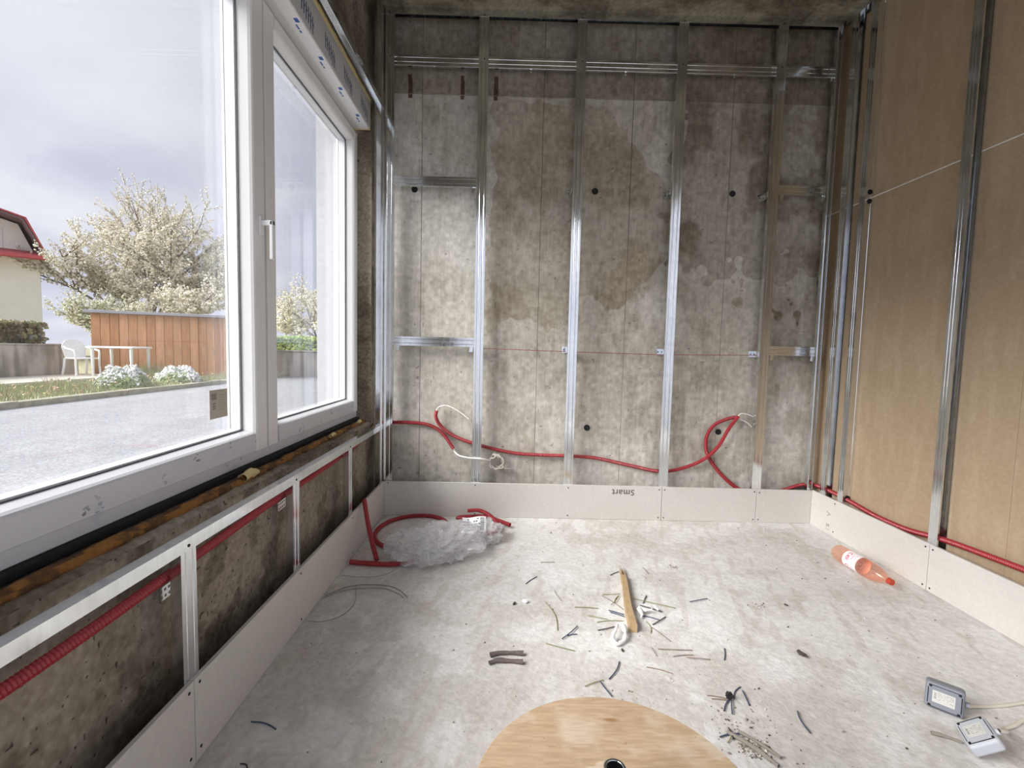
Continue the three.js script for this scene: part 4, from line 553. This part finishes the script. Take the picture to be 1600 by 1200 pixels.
function blossomTree(label, pos, H, spread, seed, nb, cols, trunkR = .16) {
  const t = thing('blossom_tree', label, 'tree', pos), r = rngOf(seed), geos = [], tips = [];
  const grow = (p, d, len, rad, lvl) => {
    const steps = 3, pts = [p.clone()]; let q = p.clone(), dir = d.clone();
    for (let i = 0; i < steps; i++) { dir.add(new THREE.Vector3((r() - .5) * .35, .05 + (r() - .5) * .2, (r() - .5) * .35)).normalize(); q = q.clone().addScaledVector(dir, len / steps); pts.push(q); }
    const cv = new THREE.CatmullRomCurve3(pts), g = new THREE.TubeGeometry(cv, lvl > 2 ? 3 : 5, rad, lvl > 2 ? 3 : 5, false), P = g.attributes.position, n = lvl > 2 ? 3 : 5, rd = n; for (let i = 0; i <= n; i++) { const c = cv.getPointAt(i / n), k = 1 - .45 * i / n; for (let j = 0; j <= rd; j++) { const x = i * (rd + 1) + j; P.setXYZ(x, c.x + (P.getX(x) - c.x) * k, c.y + (P.getY(x) - c.y) * k, c.z + (P.getZ(x) - c.z) * k); } } geos.push(g);
    if (lvl >= 2) for (let i = 1; i <= 3; i++) tips.push([pts[i - 1], pts[i], lvl]);
    if (lvl === 4) return;
    const kids = lvl === 0 ? 12 : lvl === 1 ? 7 : 4;
    for (let i = 0; i < kids; i++) { const at = cv.getPointAt(lvl === 0 ? .45 + .55 * r() : .25 + .75 * r()), a = r() * 6.28, tilt = lvl === 0 ? .25 + 1.05 * r() : .35 + .7 * r(), nd = dir.clone(), ax = new THREE.Vector3(Math.cos(a), 0, Math.sin(a)); nd.lerp(ax, tilt * .62).normalize(); nd.y = Math.max(nd.y, -.15); grow(at, nd, len * (lvl === 0 ? spread * (.8 + .5 * r()) : .5 + .22 * r()), rad * (lvl === 0 ? .5 : .5), lvl + 1); }
  };
  grow(new THREE.Vector3(), new THREE.Vector3(.02, 1, 0), H * .30, trunkR, 0);
  part(t, 'branches', join(geos), std({ color: 0x6f6259, roughness: .95 }));
  scatter(t, 'blossoms', leafG, leafM, nb, seed + 3, (rr) => { const [a, b, l] = tips[Math.floor(rr() * tips.length)], k = rr(), low = clamp(1.35 - a.y / H * 1.15, .12, 1), s = (.026 + .044 * rr()) * (.42 + .68 * low), j = .03 + .11 * low; return [[lerp(a.x, b.x, k) + (rr() - .5) * j * 2, lerp(a.y, b.y, k) + (rr() - .5) * j * 2, lerp(a.z, b.z, k) + (rr() - .5) * j * 2], [s, s * .8, s]]; }, cols);
}
blossomTree('large white blossoming cherry tree behind the shed', [-19.0, .12, -25.2], 8.6, 1.3, 5, 60000, [0xf4f0e4, 0xe9e4d2, 0xfaf7f0, 0xd8d2bc, 0xb9b49a]);
blossomTree('low blossoming tree between the white house and the shed', [-16.6, .12, -20.2], 2.9, 1.35, 27, 10000, [0xf0ecdc, 0xdedcc0, 0xf6f4ea, 0xb9bd94, 0xa4ac82], .07);
blossomTree('pale blossoming tree beyond the far yard wall', [-9.3, .12, -23.5], 5.2, 1.1, 12, 9000, [0xf0ecdc, 0xe4e0c6, 0xfaf8f0, 0xd0cda4], .09);
{ // white house with red gambrel roof
  const t = thing('house', 'white house with a red roof beyond the hedge', 'house', [-21.45 - 4.25 * Math.SQRT1_2, .1, -22.2 + 4.25 * Math.SQRT1_2], Math.PI / 4);
  M.plaster = std({ map: rep(dataTex(256, 256, (u, v) => { const b = fbm(u, v, 6, 4, 1101); return mix3([244, 242, 236], [234, 231, 222], b); }), 4), roughness: .9 }); M.redRoof = std({ color: 0xb0474c, roughness: .7 }); M.shadedEave = std({ color: 0x7a6468, roughness: .85 });
  part(t, 'wall', bx(-4.2, 4.25, 0, 4.72, -9, 0, .02), M.plaster);
  const gab = new THREE.Shape([[-4.2, 4.6], [4.2, 4.6], [3.6, 6.15], [0, 7.2], [-3.6, 6.15]].map((p) => new THREE.Vector2(...p))), gg = new THREE.ExtrudeGeometry(gab, { depth: 8.3, bevelEnabled: false }); gg.translate(0, 0, -9); part(t, 'gable', uvm(gg), M.plaster);
  const outl = (o) => [[4.42 + o * .6, 4.85], [3.80 + o * .8, 6.28 + o * .5], [0, 7.38 + o], [-3.80 - o * .8, 6.28 + o * .5], [-4.42 - o * .6, 4.85]].map((p) => new THREE.Vector2(...p));
  const rs = new THREE.Shape([...outl(.09), ...outl(0).reverse()]), rg = new THREE.ExtrudeGeometry(rs, { depth: 9.9, bevelEnabled: false }); rg.translate(0, 0, -9.5); part(t, 'roof', uvm(rg), M.redRoof);
  const ss = new THREE.Shape([...outl(-.02), ...outl(-.12).reverse()]), sg = new THREE.ExtrudeGeometry(ss, { depth: 9.8, bevelEnabled: false }); sg.translate(0, 0, -9.45); part(t, 'soffit', uvm(sg), M.shadedEave);  // dark purple-grey puts the overhang shade into the soffit colour
  const pr = new THREE.Shape([[-.9, .36], [.75, -.06], [.75, .02], [-.9, .46]].map((p) => new THREE.Vector2(...p))), pg = new THREE.ExtrudeGeometry(pr, { depth: 8.9, bevelEnabled: false }); pg.rotateY(-Math.PI / 2); pg.translate(4.45, 4.6, 0); part(t, 'pent_roof', uvm(pg), M.redRoof);
  part(t, 'gutter', (() => { const g = new THREE.CylinderGeometry(.06, .06, 8.9, 10); g.rotateZ(Math.PI / 2); g.translate(0, 4.53, .78); return g; })(), M.redRoof);
  part(t, 'gable_window', join(bx(2.3, 3.1, 5.0, 5.9, -.72, -.66, .01)), M.pvc);
}
renderer.render(scene, camera);
